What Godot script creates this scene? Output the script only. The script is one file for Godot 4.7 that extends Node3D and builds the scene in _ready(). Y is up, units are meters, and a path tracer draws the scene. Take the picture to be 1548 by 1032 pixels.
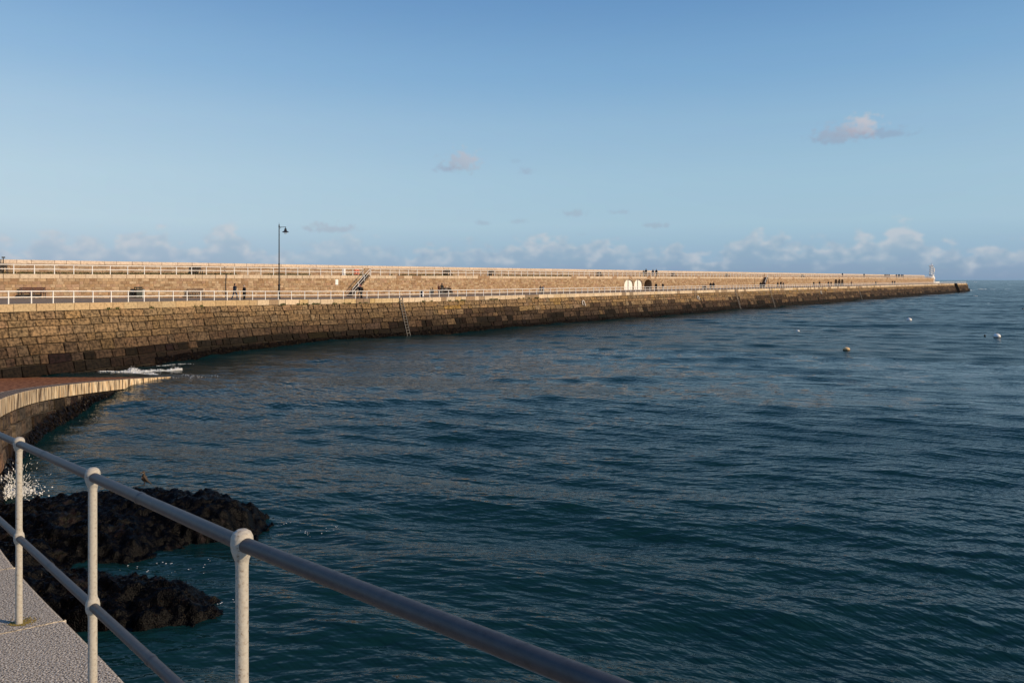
extends Node3D
# A long granite breakwater seen across a bay from the top of a slipway. Ground coordinates: x to the right, f forward (= -z), y up, metres.

const EYE := 7.55            # eye height over the water
const U := Vector2(0.633, 0.774)      # direction of the straight pier (x, f)
const NB := Vector2(-0.774, 0.633)    # towards the back of the pier
const A0 := Vector2(-10.05, 108.0)    # a point on the front edge of the straight pier
const LOW := EYE - 2.6       # lower promenade
const UPP := EYE + 0.5       # upper walkway
const PAR := EYE + 2.04      # top of the parapet
const S_END := 441.0
const S_UP := 412.0

var rng := RandomNumberGenerator.new()
var noise := FastNoiseLite.new()
var M := {}
var used := {}

class MB:
	var v := PackedVector3Array()
	var n := PackedVector3Array()
	var c := PackedColorArray()
	func tri(a: Vector3, b: Vector3, d: Vector3, na: Vector3, nb: Vector3, nd: Vector3, col: Color) -> void:
		# a b d counter-clockwise as seen from outside
		v.append(a); v.append(d); v.append(b)
		n.append(na); n.append(nd); n.append(nb)
		c.append(col); c.append(col); c.append(col)
	func quad(a: Vector3, b: Vector3, d: Vector3, e: Vector3, hint: Vector3, col: Color) -> void:
		var nn := (d - a).cross(e - b)
		if nn.length_squared() < 1e-14:
			return
		nn = nn.normalized()
		if nn.dot(hint) < 0.0:
			nn = -nn
			tri(a, e, d, nn, nn, nn, col)
			tri(a, d, b, nn, nn, nn, col)
		else:
			tri(a, b, d, nn, nn, nn, col)
			tri(a, d, e, nn, nn, nn, col)
	func squad(a: Vector3, b: Vector3, d: Vector3, e: Vector3, na: Vector3, nb: Vector3, nd: Vector3, ne: Vector3, col: Color) -> void:
		var nn := (d - a).cross(e - b)
		if nn.dot(na + nb + nd + ne) < 0.0:
			tri(a, e, d, na, ne, nd, col)
			tri(a, d, b, na, nd, nb, col)
		else:
			tri(a, b, d, na, nb, nd, col)
			tri(a, d, e, na, nd, ne, col)
	func box(o: Vector3, x: Vector3, y: Vector3, z: Vector3, col: Color, bevel := 0.0) -> void:
		# o centre; x y z half axes; with a bevel the edges are chamfered
		if bevel <= 0.0:
			for s in [-1.0, 1.0]:
				quad(o + x * s - y - z, o + x * s + y - z, o + x * s + y + z, o + x * s - y + z, x * s, col)
				quad(o + y * s - x - z, o + y * s + x - z, o + y * s + x + z, o + y * s - x + z, y * s, col)
				quad(o + z * s - x - y, o + z * s + x - y, o + z * s + x + y, o + z * s - x + y, z * s, col)
			return
		var xi := x * (1.0 - bevel / x.length())
		var yi := y * (1.0 - bevel / y.length())
		var zi := z * (1.0 - bevel / z.length())
		for s in [-1.0, 1.0]:
			quad(o + x * s - yi - zi, o + x * s + yi - zi, o + x * s + yi + zi, o + x * s - yi + zi, x * s, col)
			quad(o + y * s - xi - zi, o + y * s + xi - zi, o + y * s + xi + zi, o + y * s - xi + zi, y * s, col)
			quad(o + z * s - xi - yi, o + z * s + xi - yi, o + z * s + xi + yi, o + z * s - xi + yi, z * s, col)
			for t in [-1.0, 1.0]:
				quad(o + x * s + yi * t - zi, o + x * s + yi * t + zi, o + xi * s + y * t + zi, o + xi * s + y * t - zi, x * s + y * t, col)
				quad(o + x * s + zi * t - yi, o + x * s + zi * t + yi, o + xi * s + z * t + yi, o + xi * s + z * t - yi, x * s + z * t, col)
				quad(o + y * s + zi * t - xi, o + y * s + zi * t + xi, o + yi * s + z * t + xi, o + yi * s + z * t - xi, y * s + z * t, col)
				for w in [-1.0, 1.0]:
					var p1: Vector3 = o + x * s + yi * t + zi * w
					var p2: Vector3 = o + xi * s + y * t + zi * w
					var p3: Vector3 = o + xi * s + yi * t + z * w
					quad(p1, p2, p3, p3.lerp(p1, 0.5), x * s + y * t + z * w, col)
	func tube(pts: Array, rad: Array, seg: int, col: Color, caps := true) -> void:
		# a smooth tube along pts with a radius at each point
		var rings := []
		var norms := []
		var up := Vector3(0.123, 1, 0.077).normalized()
		for i in pts.size():
			var a: Vector3 = pts[maxi(i - 1, 0)]
			var b: Vector3 = pts[mini(i + 1, pts.size() - 1)]
			var t := (b - a).normalized()
			var e := up.cross(t)
			if e.length() < 0.2:
				e = Vector3(1, 0, 0.1).cross(t)
			e = e.normalized()
			var g := t.cross(e).normalized()
			var ring := PackedVector3Array()
			var nr := PackedVector3Array()
			for k in seg:
				var an := TAU * k / seg
				var d := e * cos(an) + g * sin(an)
				ring.append(pts[i] + d * rad[i])
				nr.append(d)
			rings.append(ring)
			norms.append(nr)
		for i in pts.size() - 1:
			for k in seg:
				var k2 := (k + 1) % seg
				squad(rings[i][k], rings[i][k2], rings[i + 1][k2], rings[i + 1][k], norms[i][k], norms[i][k2], norms[i + 1][k2], norms[i + 1][k], col)
		if caps:
			for e in [0, pts.size() - 1]:
				var dir: Vector3 = (pts[0] - pts[1]) if e == 0 else (pts[e] - pts[e - 1])
				dir = dir.normalized()
				for k in seg:
					var p: Vector3 = rings[e][k]
					var q: Vector3 = rings[e][(k + 1) % seg]
					if (p - pts[e]).cross(q - pts[e]).dot(dir) < 0:
						tri(pts[e], q, p, dir, dir, dir, col)
					else:
						tri(pts[e], p, q, dir, dir, dir, col)
	func ball(o: Vector3, rx: float, ry: float, rz: float, seg: int, col: Color) -> void:
		var rows := seg / 2
		for i in rows:
			for k in seg:
				var p := []
				var q := []
				for d in [[i, k], [i, k + 1], [i + 1, k + 1], [i + 1, k]]:
					var th: float = PI * d[0] / rows
					var ph: float = TAU * d[1] / seg
					var dd := Vector3(sin(th) * cos(ph), cos(th), sin(th) * sin(ph))
					p.append(o + Vector3(dd.x * rx, dd.y * ry, dd.z * rz))
					q.append(Vector3(dd.x / rx, dd.y / ry, dd.z / rz).normalized())
				squad(p[0], p[1], p[2], p[3], q[0], q[1], q[2], q[3], col)
	func lathe(o: Vector3, prof: Array, seg: int, col: Color) -> void:
		# prof: [radius, height] pairs from bottom to top
		for i in prof.size() - 1:
			var r0: float = prof[i][0]
			var r1: float = prof[i + 1][0]
			var y0: float = prof[i][1]
			var y1: float = prof[i + 1][1]
			var sl := Vector2(y1 - y0, r0 - r1)
			if sl.length() < 1e-6:
				continue
			sl = sl.normalized()
			for k in seg:
				var a := TAU * k / seg
				var b := TAU * (k + 1) / seg
				var da := Vector3(cos(a), 0, sin(a))
				var db := Vector3(cos(b), 0, sin(b))
				squad(o + da * r0 + Vector3(0, y0, 0), o + db * r0 + Vector3(0, y0, 0), o + db * r1 + Vector3(0, y1, 0), o + da * r1 + Vector3(0, y1, 0),
					da * sl.x + Vector3(0, sl.y, 0), db * sl.x + Vector3(0, sl.y, 0), db * sl.x + Vector3(0, sl.y, 0), da * sl.x + Vector3(0, sl.y, 0), col)
	func mesh(m: Material) -> ArrayMesh:
		var arr := []
		arr.resize(Mesh.ARRAY_MAX)
		arr[Mesh.ARRAY_VERTEX] = v
		arr[Mesh.ARRAY_NORMAL] = n
		arr[Mesh.ARRAY_COLOR] = c
		var am := ArrayMesh.new()
		am.add_surface_from_arrays(Mesh.PRIMITIVE_TRIANGLES, arr)
		am.surface_set_material(0, m)
		return am

func P(x: float, y: float, f: float) -> Vector3:
	return Vector3(x, y, -f)

func P2(q: Vector2, y: float) -> Vector3:
	return Vector3(q.x, y, -q.y)

func numbered(called: String) -> String:
	if not used.has(called):
		used[called] = 0
		return called
	used[called] += 1
	return "%s_%03d" % [called, used[called]]

func obj(called: String, mesh: Mesh, parent: Node3D = null) -> MeshInstance3D:
	var o := MeshInstance3D.new()
	o.mesh = mesh
	if parent == null:
		o.name = numbered(called)
		add_child(o)
	else:
		var k: String = "n_" + called
		var count: int = parent.get_meta(k, 0)
		o.name = called if count == 0 else "%s_%03d" % [called, count]
		parent.set_meta(k, count + 1)
		parent.add_child(o, true)
	return o

func build(called: String, b: MB, m: Material, parent: Node3D = null) -> MeshInstance3D:
	return obj(called, b.mesh(m), parent)

func tag(o: Node, label: String, category: String, group := "", kind := "") -> Node:
	if label: o.set_meta("label", label)
	if category: o.set_meta("category", category)
	if group: o.set_meta("group", group)
	if kind: o.set_meta("kind", kind)
	return o

func thing(called: String, label: String, category: String, at := Vector3.ZERO, turn := 0.0, group := "") -> Node3D:
	var o := Node3D.new()
	o.name = numbered(called)
	add_child(o)
	o.position = at
	o.rotation.y = turn
	tag(o, label, category, group)
	return o

func col(r: float, g: float, b: float) -> Color:
	return Color(r, g, b)

func vary(base: Color, amount: float) -> Color:
	var k := 1.0 + rng.randf_range(-amount, amount)
	var t := rng.randf_range(-amount, amount) * 0.25
	return Color(base.r * k * (1.0 + t), base.g * k, base.b * k * (1.0 - t))

func noise_tex(sd: int, freq: float, oct: int, stops: Array, size := 512, kind := FastNoiseLite.TYPE_SIMPLEX_SMOOTH, normal := 0.0) -> NoiseTexture2D:
	var f := FastNoiseLite.new()
	f.seed = sd
	f.noise_type = kind
	f.frequency = freq
	f.fractal_octaves = oct
	f.fractal_gain = 0.6
	var t := NoiseTexture2D.new()
	t.width = size
	t.height = size
	t.seamless = true
	t.noise = f
	if normal > 0.0:
		t.as_normal_map = true
		t.bump_strength = normal
	else:
		var g := Gradient.new()
		var off := PackedFloat32Array()
		var cs := PackedColorArray()
		for s in stops:
			off.append(s[0])
			cs.append(s[1])
		g.offsets = off
		g.colors = cs
		t.color_ramp = g
	return t

func mat(called: String, color: Color, rough: float, vertex := false) -> StandardMaterial3D:
	# color: linear base colour
	var m := StandardMaterial3D.new()
	m.resource_name = called
	m.albedo_color = color.linear_to_srgb() if not vertex else Color.WHITE
	m.roughness = rough
	m.vertex_color_use_as_albedo = vertex
	M[called] = m
	return m

func grey(x: float) -> Color:
	return Color(x, x, x)

func make_materials() -> void:
	var st_tex := noise_tex(3, 0.012, 6, [[0.0, grey(0.3)], [0.36, grey(0.52)], [0.5, grey(0.82)], [0.64, grey(1.0)], [1.0, Color(1.0, 0.97, 0.9)]])
	var st_nor := noise_tex(4, 0.03, 5, [], 512, FastNoiseLite.TYPE_SIMPLEX_SMOOTH, 6.0)
	var m := mat("stone", Color.WHITE, 0.9, true)
	m.albedo_texture = st_tex
	m.uv1_triplanar = true
	m.uv1_world_triplanar = true
	m.uv1_scale = Vector3.ONE * 0.45
	m.normal_enabled = true
	m.normal_texture = st_nor
	m.normal_scale = 0.9
	m.metallic_specular = 0.3
	m = mat("dressed_stone", Color.WHITE, 0.9, true)
	m.albedo_texture = noise_tex(7, 0.02, 5, [[0.0, grey(0.72)], [0.4, grey(0.9)], [0.55, grey(0.97)], [1.0, grey(1.0)]])
	m.uv1_triplanar = true
	m.uv1_world_triplanar = true
	m.uv1_scale = Vector3.ONE * 0.35
	m.metallic_specular = 0.3
	m = mat("small_stone", Color.WHITE, 0.92, true)
	m.albedo_texture = noise_tex(8, 0.02, 5, [[0.0, grey(0.6)], [0.4, grey(0.86)], [1.0, grey(1.0)]])
	m.uv1_triplanar = true
	m.uv1_world_triplanar = true
	m.uv1_scale = Vector3.ONE * 0.3
	m.metallic_specular = 0.3
	# streaked, limewashed slipway coping: long vertical runs of dirt
	m = mat("streaked_stone", Color.WHITE, 0.85, true)
	m.albedo_texture = noise_tex(21, 0.045, 4, [[0.0, Color(0.22, 0.19, 0.15)], [0.45, Color(0.38, 0.31, 0.24)], [0.53, Color(0.90, 0.84, 0.74)], [0.58, Color(1, 0.98, 0.93)], [0.68, Color(0.92, 0.80, 0.64)], [1.0, Color(0.7, 0.54, 0.38)]])
	m.uv1_triplanar = true
	m.uv1_world_triplanar = true
	m.uv1_scale = Vector3(0.2, 0.014, 0.2)
	# granite slabs near the eye
	m = mat("granite", Color.WHITE, 0.9, true)
	m.metallic_specular = 0.25
	m.albedo_texture = noise_tex(31, 0.08, 4, [[0.0, Color(0.18, 0.17, 0.165)], [0.36, Color(0.36, 0.345, 0.33)], [0.5, Color(0.72, 0.69, 0.66)], [0.62, Color(0.93, 0.91, 0.88)], [1.0, Color(1, 1, 0.97)]], 1024)
	m.uv1_triplanar = true
	m.uv1_world_triplanar = true
	m.uv1_scale = Vector3.ONE * 0.85
	m.normal_enabled = true
	m.normal_texture = noise_tex(32, 0.08, 3, [], 1024, FastNoiseLite.TYPE_SIMPLEX_SMOOTH, 6.0)
	m.normal_scale = 1.0
	# slip surface: red-brown weed film on stone
	m = mat("slip_film", Color.WHITE, 0.9, true)
	m.metallic_specular = 0.2
	m.albedo_texture = noise_tex(41, 0.02, 6, [[0.0, Color(0.3, 0.24, 0.2)], [0.4, Color(0.6, 0.48, 0.40)], [0.52, Color(0.85, 0.72, 0.62)], [0.66, Color(1.0, 0.9, 0.8)], [1.0, Color(1, 0.97, 0.92)]])
	m.uv1_triplanar = true
	m.uv1_world_triplanar = true
	m.uv1_scale = Vector3.ONE * 0.25
	m = mat("asphalt", col(0.30, 0.235, 0.175), 0.95)
	m.metallic_specular = 0.15
	m.albedo_texture = noise_tex(51, 0.02, 6, [[0.0, grey(0.7)], [0.5, grey(0.9)], [1.0, grey(1.0)]])
	m.uv1_triplanar = true
	m.uv1_world_triplanar = true
	m.uv1_scale = Vector3.ONE * 0.15
	m = mat("mortar_dark", col(0.035, 0.028, 0.02), 0.95)
	m = mat("mortar_tan", col(0.27, 0.19, 0.12), 0.95)
	m = mat("white_paint", col(0.80, 0.79, 0.76), 0.45)
	m = mat("white_wall", col(0.82, 0.80, 0.77), 0.7)
	m = mat("black_iron", col(0.012, 0.013, 0.014), 0.45)
	m = mat("painted", Color.WHITE, 0.6, true)
	m = mat("steel", col(0.14, 0.13, 0.115), 0.6)
	# the near railing: worn pale paint on posts, grey galvanised tube on the rails
	m = mat("worn_paint", col(0.45, 0.43, 0.38), 0.68)
	m.albedo_texture = noise_tex(61, 0.035, 6, [[0.0, Color(0.42, 0.36, 0.3)], [0.18, Color(0.70, 0.62, 0.54)], [0.27, Color(0.9, 0.88, 0.86)], [0.5, Color(0.96, 0.95, 0.93)], [1.0, Color(1, 1, 1)]])
	m.uv1_triplanar = true
	m.uv1_world_triplanar = true
	m.uv1_scale = Vector3.ONE * 3.0
	m.normal_enabled = true
	m.normal_texture = noise_tex(62, 0.06, 4, [], 512, FastNoiseLite.TYPE_SIMPLEX_SMOOTH, 3.0)
	m.normal_scale = 0.35
	m = mat("grey_tube", col(0.058, 0.058, 0.062), 0.5)
	m.albedo_texture = noise_tex(63, 0.03, 6, [[0.0, Color(0.45, 0.42, 0.4)], [0.3, Color(0.8, 0.8, 0.8)], [0.6, Color(0.9, 0.9, 0.9)], [1.0, Color(1, 1, 1)]])
	m.uv1_triplanar = true
	m.uv1_world_triplanar = true
	m.uv1_scale = Vector3.ONE * 2.0
	m = mat("weed_rock", Color.WHITE, 0.4, true)
	m.metallic_specular = 0.22
	m.normal_enabled = true
	m.normal_texture = noise_tex(71, 0.05, 6, [], 512, FastNoiseLite.TYPE_SIMPLEX_SMOOTH, 12.0)
	m.uv1_triplanar = true
	m.uv1_world_triplanar = true
	m.uv1_scale = Vector3.ONE * 0.8
	m = mat("weed", Color.WHITE, 0.38, true)
	m.metallic_specular = 0.2
	m = mat("grass_leaf", Color.WHITE, 0.8, true)
	m = mat("foam", col(0.78, 0.80, 0.80), 0.9)
	m = mat("glass", col(0.8, 0.85, 0.85), 0.05)
	m.transparency = BaseMaterial3D.TRANSPARENCY_ALPHA
	m.albedo_color.a = 0.25
	m = mat("cloth", Color.WHITE, 0.9, true)
	m = mat("feather", Color.WHITE, 0.7, true)

# ---------------------------------------------------------------- sky
func lerp_stops(stops: Array, x: float) -> Color:
	for i in stops.size() - 1:
		if x <= stops[i + 1][0]:
			var t: float = clampf((x - stops[i][0]) / (stops[i + 1][0] - stops[i][0]), 0.0, 1.0)
			t = t * t * (3.0 - 2.0 * t) * 0.3 + t * 0.7
			return stops[i][1].lerp(stops[i + 1][1], t)
	return stops[-1][1]

func make_sky() -> PanoramaSkyMaterial:
	var w := 4096
	var h := 2048
	var stops := [
		[-90.0, Color8(120, 148, 176)], [-0.5, Color8(128, 157, 188)], [0.0, Color8(146, 169, 193)], [1.6, Color8(157, 184, 205)], [4.0, Color8(172, 200, 216)], [7.0, Color8(168, 199, 218)],
		[11.0, Color8(154, 189, 216)], [15.0, Color8(132, 174, 211)], [20.5, Color8(108, 152, 198)], [35.0, Color8(74, 118, 176)], [90.0, Color8(50, 92, 155)]]
	var sunaz := 112.0
	var small := Image.create(264, 512, false, Image.FORMAT_RGB8)   # four columns of overlap on each side, cut off again below
	for j in 512:
		var el := 90.0 - (j + 0.5) / 512.0 * 180.0
		var base := lerp_stops(stops, el)
		for i in 264:
			var az := (i - 3.5) / 256.0 * 360.0
			var cg := cos(deg_to_rad(az - sunaz)) * cos(deg_to_rad(clampf(el, 0, 90)))
			var k := 0.975 + 0.11 * cg * cg
			var c2 := Color(base.r * (k + (k - 1.0) * 0.8), base.g * k, base.b * (1.0 + (k - 1.0) * 0.6))
			small.set_pixel(i, j, c2)
	var im := small.duplicate() as Image
	im.resize(4224, h, Image.INTERPOLATE_CUBIC)
	im = im.get_region(Rect2i(64, 0, w, h))
	var n1 := FastNoiseLite.new()
	n1.seed = 11
	n1.frequency = 1.0
	n1.fractal_octaves = 4
	n1.fractal_gain = 0.42
	var n2 := FastNoiseLite.new()
	n2.seed = 12
	n2.frequency = 1.0
	n2.fractal_octaves = 3
	# a low bank of fair-weather cloud all round the horizon
	var j0 := int((90.0 - 6.5) / 180.0 * h)
	var j1 := int((90.0 + 0.3) / 180.0 * h)
	for i in w:
		var az := (i + 0.5) / w * 360.0
		var ca := deg_to_rad(az)
		var ring := Vector2(cos(ca), sin(ca))
		var big := n2.get_noise_2d(ring.x * 5.0, ring.y * 5.0) 
		var bump := n1.get_noise_2d(ring.x * 16.0 + 40.0, ring.y * 16.0)
		var puff := absf(n1.get_noise_2d(ring.x * 38.0, ring.y * 38.0 + 9.0))
		var top := 2.2 + big * 1.2 + bump * 0.6 + (0.25 - puff) * 0.35
		# the taller heads stand where the photograph shows them
		var rel := fposmod(az + 180.0, 360.0) - 180.0
		for hd in [[-25.5, 2.2, 1.1], [-20.6, 1.3, 1.4], [-32.0, 1.6, 0.6], [4.7, 2.0, 0.5], [11.8, 2.2, 0.6], [17.5, 2.4, 0.7], [27.2, 1.3, 1.7], [30.0, 1.2, 0.5], [24.8, 1.4, 0.7], [36.5, 2.0, 0.6]]:
			var dd: float = (rel - hd[0]) / hd[1]
			top += hd[2] * exp(-dd * dd) * (0.8 + 0.5 * bump)
		var gap := smoothstep(0.05, 0.35, n2.get_noise_2d(ring.x * 4.0 + 7.0, ring.y * 4.0 - 3.0)) * 0.35
		if rel > -16.0 and rel < -8.0:
			gap = maxf(gap, 0.4)
		for j in range(j0, j1):
			var el := 90.0 - (j + 0.5) / h * 180.0
			var det := n1.get_noise_2d(rel * 0.55 + 100.0, el * 1.1)
			var edge := top + det * 1.1
			var a := smoothstep(edge + 0.3, edge - 0.5, el)
			if a <= 0.0:
				continue
			var dep := edge - el
			var lit := smoothstep(1.8, 0.1, dep) * (0.33 + 0.16 * absf(top - 2.2) + 0.6 * n1.get_noise_2d(rel * 0.8, el * 1.0 + 50.0))
			lit += 0.22 * smoothstep(0.0, 0.45, n1.get_noise_2d(rel * 0.4 - 60.0, el * 0.8 + 20.0)) * smoothstep(0.7, 1.6, el)
			lit += 0.5 * exp(-pow((rel - 27.0) / 1.6, 2.0)) * smoothstep(1.4, 3.6, el)
			var bg := im.get_pixel(i, j)
			var body := Color(bg.r * 0.965, bg.g * 0.955, bg.b * 0.962)
			var bright := Color8(205, 207, 212)
			var cc := body.lerp(bright, clampf(lit, 0.0, 0.7))
			var aa := a * (0.92 - gap)
			im.set_pixel(i, j, bg.lerp(cc, aa))
	# single small clouds: azimuth, elevation, half width, half height, strength, pinkness
	for q in [[-3.75, 8.65, 1.45, 0.95, 0.9, 0.65], [-4.9, 8.15, 1.0, 0.35, 0.7, 0.1], [24.65, 10.15, 1.3, 0.95, 0.95, 0.95], [23.1, 9.75, 1.7, 0.8, 0.95, 0.35], [26.2, 9.7, 1.9, 0.4, 0.75, 0.1], [1.05, 8.0, 0.75, 0.26, 0.55, 0.1],
			[0.3, 8.8, 0.4, 0.2, 0.25, 0.0], [-13.6, 3.65, 2.2, 0.42, 0.7, 0.15], [-2.2, 4.15, 0.6, 0.22, 0.5, 0.0], [4.7, 4.85, 1.0, 0.3, 0.55, 0.1], [8.0, 4.95, 0.7, 0.22, 0.45, 0.1], [10.8, 3.9, 1.1, 0.26, 0.6, 0.1], [0.4, 4.3, 0.7, 0.2, 0.4, 0.0],
			[36.0, 5.7, 0.3, 0.2, 0.25, 0.0], [-62.0, 9.0, 1.6, 0.6, 0.6, 0.5], [75.0, 8.0, 1.7, 0.7, 0.6, 0.6], [140.0, 10.0, 1.9, 0.7, 0.6, 0.5], [-130.0, 7.0, 1.6, 0.5, 0.6, 0.5]]:
		var i0 := int((q[0] - q[2] * 2.0) / 360.0 * w)
		var i1 := int((q[0] + q[2] * 2.0) / 360.0 * w)
		for i in range(i0, i1):
			var az := (i + 0.5) / w * 360.0
			for j in range(int((90.0 - q[1] - q[3] * 2.2) / 180.0 * h), int((90.0 - q[1] + q[3] * 2.2) / 180.0 * h)):
				var el := 90.0 - (j + 0.5) / h * 180.0
				var dx: float = (az - q[0]) / q[2]
				var dy: float = (el - q[1]) / q[3]
				if dy < 0: dy *= 1.5
				var d := sqrt(dx * dx + dy * dy) + 0.75 * n1.get_noise_2d(az * 1.1 + q[0] * 9.0, el * 1.8) + 0.3 * n1.get_noise_2d(az * 4.0, el * 5.0)
				var a: float = smoothstep(1.15, 0.35, d) * q[4]
				if a <= 0.0:
					continue
				var ii := posmod(i, w)
				var bg := im.get_pixel(ii, j)
				var light: float = clampf(q[5] * (0.75 + 0.45 * dy + 0.3 * dx), 0.0, 1.0)
				var cc := Color(bg.r * 0.95, bg.g * 0.90, bg.b * 0.91).lerp(Color8(193, 194, 203), light)
				im.set_pixel(ii, j, bg.lerp(cc, a))
	var sm := PanoramaSkyMaterial.new()
	sm.panorama = ImageTexture.create_from_image(im)
	return sm

# ---------------------------------------------------------------- sea
var w_kx := PackedFloat32Array()
var w_kf := PackedFloat32Array()
var w_a := PackedFloat32Array()
var w_p := PackedFloat32Array()
var w_l := PackedFloat32Array()

func make_waves() -> void:
	var r := RandomNumberGenerator.new()
	r.seed = 77
	# long low swell, then wind waves; directions lean to the right of straight ahead
	for i in 9:
		var lam := 44.0 * pow(0.82, i)
		var an := deg_to_rad(10.0 + r.randf_range(-16, 16))
		var k := TAU / lam
		w_kx.append(k * sin(an)); w_kf.append(k * cos(an))
		w_a.append(0.0145 / k); w_p.append(r.randf() * TAU); w_l.append(lam)
	for i in 32:
		var lam := 7.2 * pow(0.915, i)
		var an := deg_to_rad(14.0 + r.randfn(0.0, 15.0 + i * 0.6))
		var k := TAU / lam
		w_kx.append(k * sin(an)); w_kf.append(k * cos(an))
		w_a.append(0.028 * r.randf_range(0.6, 1.35) * lerpf(0.75, 1.5, i / 31.0) / k); w_p.append(r.randf() * TAU); w_l.append(lam)

func sea_y(x: float, f: float) -> float:
	var y := 0.0
	for i in w_a.size():
		y += w_a[i] * sin(w_kx[i] * x + w_kf[i] * f + w_p[i])
	return y

func ripple_map() -> ImageTexture:
	# periodic sum of short waves, as a normal map; tile of 9 m
	var nn := 512
	var tile := 9.0
	var r := RandomNumberGenerator.new()
	r.seed = 5
	var gx := PackedFloat32Array()
	var gf := PackedFloat32Array()
	gx.resize(nn * nn)
	gf.resize(nn * nn)
	for i in 54:
		var lam := 0.62 * pow(0.958, i)
		var an := deg_to_rad(13.0 + r.randfn(0.0, 33.0))
		var mx := roundi(sin(an) * tile / lam)
		var mf := roundi(cos(an) * tile / lam)
		var ph := r.randf() * TAU
		var s := 0.0245 * r.randf_range(0.5, 1.4)
		var kl := sqrt(float(mx * mx + mf * mf)) + 1e-6
		var ax := s * mx / kl
		var af := s * mf / kl
		var cx := PackedFloat32Array()
		var sx := PackedFloat32Array()
		for q in nn:
			cx.append(cos(TAU * mx * q / nn))
			sx.append(sin(TAU * mx * q / nn))
		for row in nn:
			var t := TAU * mf * row / nn + ph
			var ct := cos(t)
			var sn := sin(t)
			var at := row * nn
			for q in nn:
				var g := cx[q] * ct - sx[q] * sn
				gx[at] += g * ax
				gf[at] += g * af
				at += 1
	var data := PackedFloat32Array()
	data.resize(nn * nn * 3)
	for k in nn * nn:
		var v := Vector3(-gx[k], gf[k], 1.0).normalized() * 0.5
		data[k * 3] = v.x + 0.5
		data[k * 3 + 1] = v.y + 0.5
		data[k * 3 + 2] = v.z + 0.5
	return ImageTexture.create_from_image(Image.create_from_data(nn, nn, false, Image.FORMAT_RGBF, data.to_byte_array()))

func sea_mesh(angs: PackedFloat32Array, rads: PackedFloat32Array, m: Material, fine: bool) -> ArrayMesh:
	# rings of water round the foot of the quay; a wave is built where the rings are close enough to carry it
	var na := angs.size()
	var nr := rads.size()
	var v := PackedVector3Array()
	var n := PackedVector3Array()
	var uv := PackedVector2Array()
	v.resize(na * nr)
	n.resize(na * nr)
	uv.resize(na * nr)
	var wn := FastNoiseLite.new()
	wn.seed = 9
	wn.frequency = 0.022
	wn.fractal_octaves = 2
	var cnt := w_a.size()
	var sn := PackedFloat32Array()
	var cs := PackedFloat32Array()
	for j in na:
		sn.append(sin(angs[j]))
		cs.append(cos(angs[j]))
	for i in nr:
		var rr := rads[i]
		var dr := (rads[mini(i + 1, nr - 1)] - rads[maxi(i - 1, 0)]) * 0.5
		var use := PackedInt32Array()
		var wt := PackedFloat32Array()
		for k in cnt:
			var fade := clampf(w_l[k] / dr / 1.3 - 1.0, 0.0, 1.0)
			if rr > 5000.0: fade *= clampf((7000.0 - rr) / 2000.0, 0.0, 1.0)
			if fade > 0.0:
				use.append(k)
				wt.append(fade)
		var drop := rr * rr / (2.0 * 7.4e6)
		var nu := use.size()
		for j in na:
			var x := rr * sn[j]
			var f := rr * cs[j]
			var y := 0.0
			var sx := 0.0
			var sf := 0.0
			var coarse := absf(angs[j]) > 0.81
			for q in nu:
				var k := use[q]
				if coarse and w_l[k] < 20.0:
					continue
				var ph := w_kx[k] * x + w_kf[k] * f + w_p[k]
				var am := w_a[k] * wt[q]
				y += am * sin(ph)
				var cc := am * cos(ph)
				sx += cc * w_kx[k]
				sf += cc * w_kf[k]
			var p := i * na + j
			if fine:
				# ripple coordinates, bent a little so that the tile never lines up with itself
				uv[p] = Vector2(x + 5.0 * wn.get_noise_2d(x, f), f + 5.0 * wn.get_noise_2d(x + 400.0, f)) / 9.0
			v[p] = Vector3(x, y - drop, -f)
			n[p] = Vector3(-sx, 1.0, sf).normalized()
	var idx := PackedInt32Array()
	idx.resize((na - 1) * (nr - 1) * 6)
	var at := 0
	for i in nr - 1:
		for j in na - 1:
			var p := i * na + j
			idx[at] = p; idx[at + 1] = p + na; idx[at + 2] = p + na + 1
			idx[at + 3] = p; idx[at + 4] = p + na + 1; idx[at + 5] = p + 1
			at += 6
	var arr := []
	arr.resize(Mesh.ARRAY_MAX)
	arr[Mesh.ARRAY_VERTEX] = v
	arr[Mesh.ARRAY_NORMAL] = n
	if fine: arr[Mesh.ARRAY_TEX_UV] = uv
	arr[Mesh.ARRAY_INDEX] = idx
	var am2 := ArrayMesh.new()
	am2.add_surface_from_arrays(Mesh.PRIMITIVE_TRIANGLES, arr)
	am2.surface_set_material(0, m)
	return am2

func fan(step: float) -> PackedFloat32Array:
	var angs := PackedFloat32Array()
	var a := -84.0
	while a <= 84.01:
		angs.append(deg_to_rad(a))
		var b := absf(a + 0.001)
		a += step if b < 38.0 else (0.5 if b < 46.0 else 2.0)
	return angs

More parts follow.
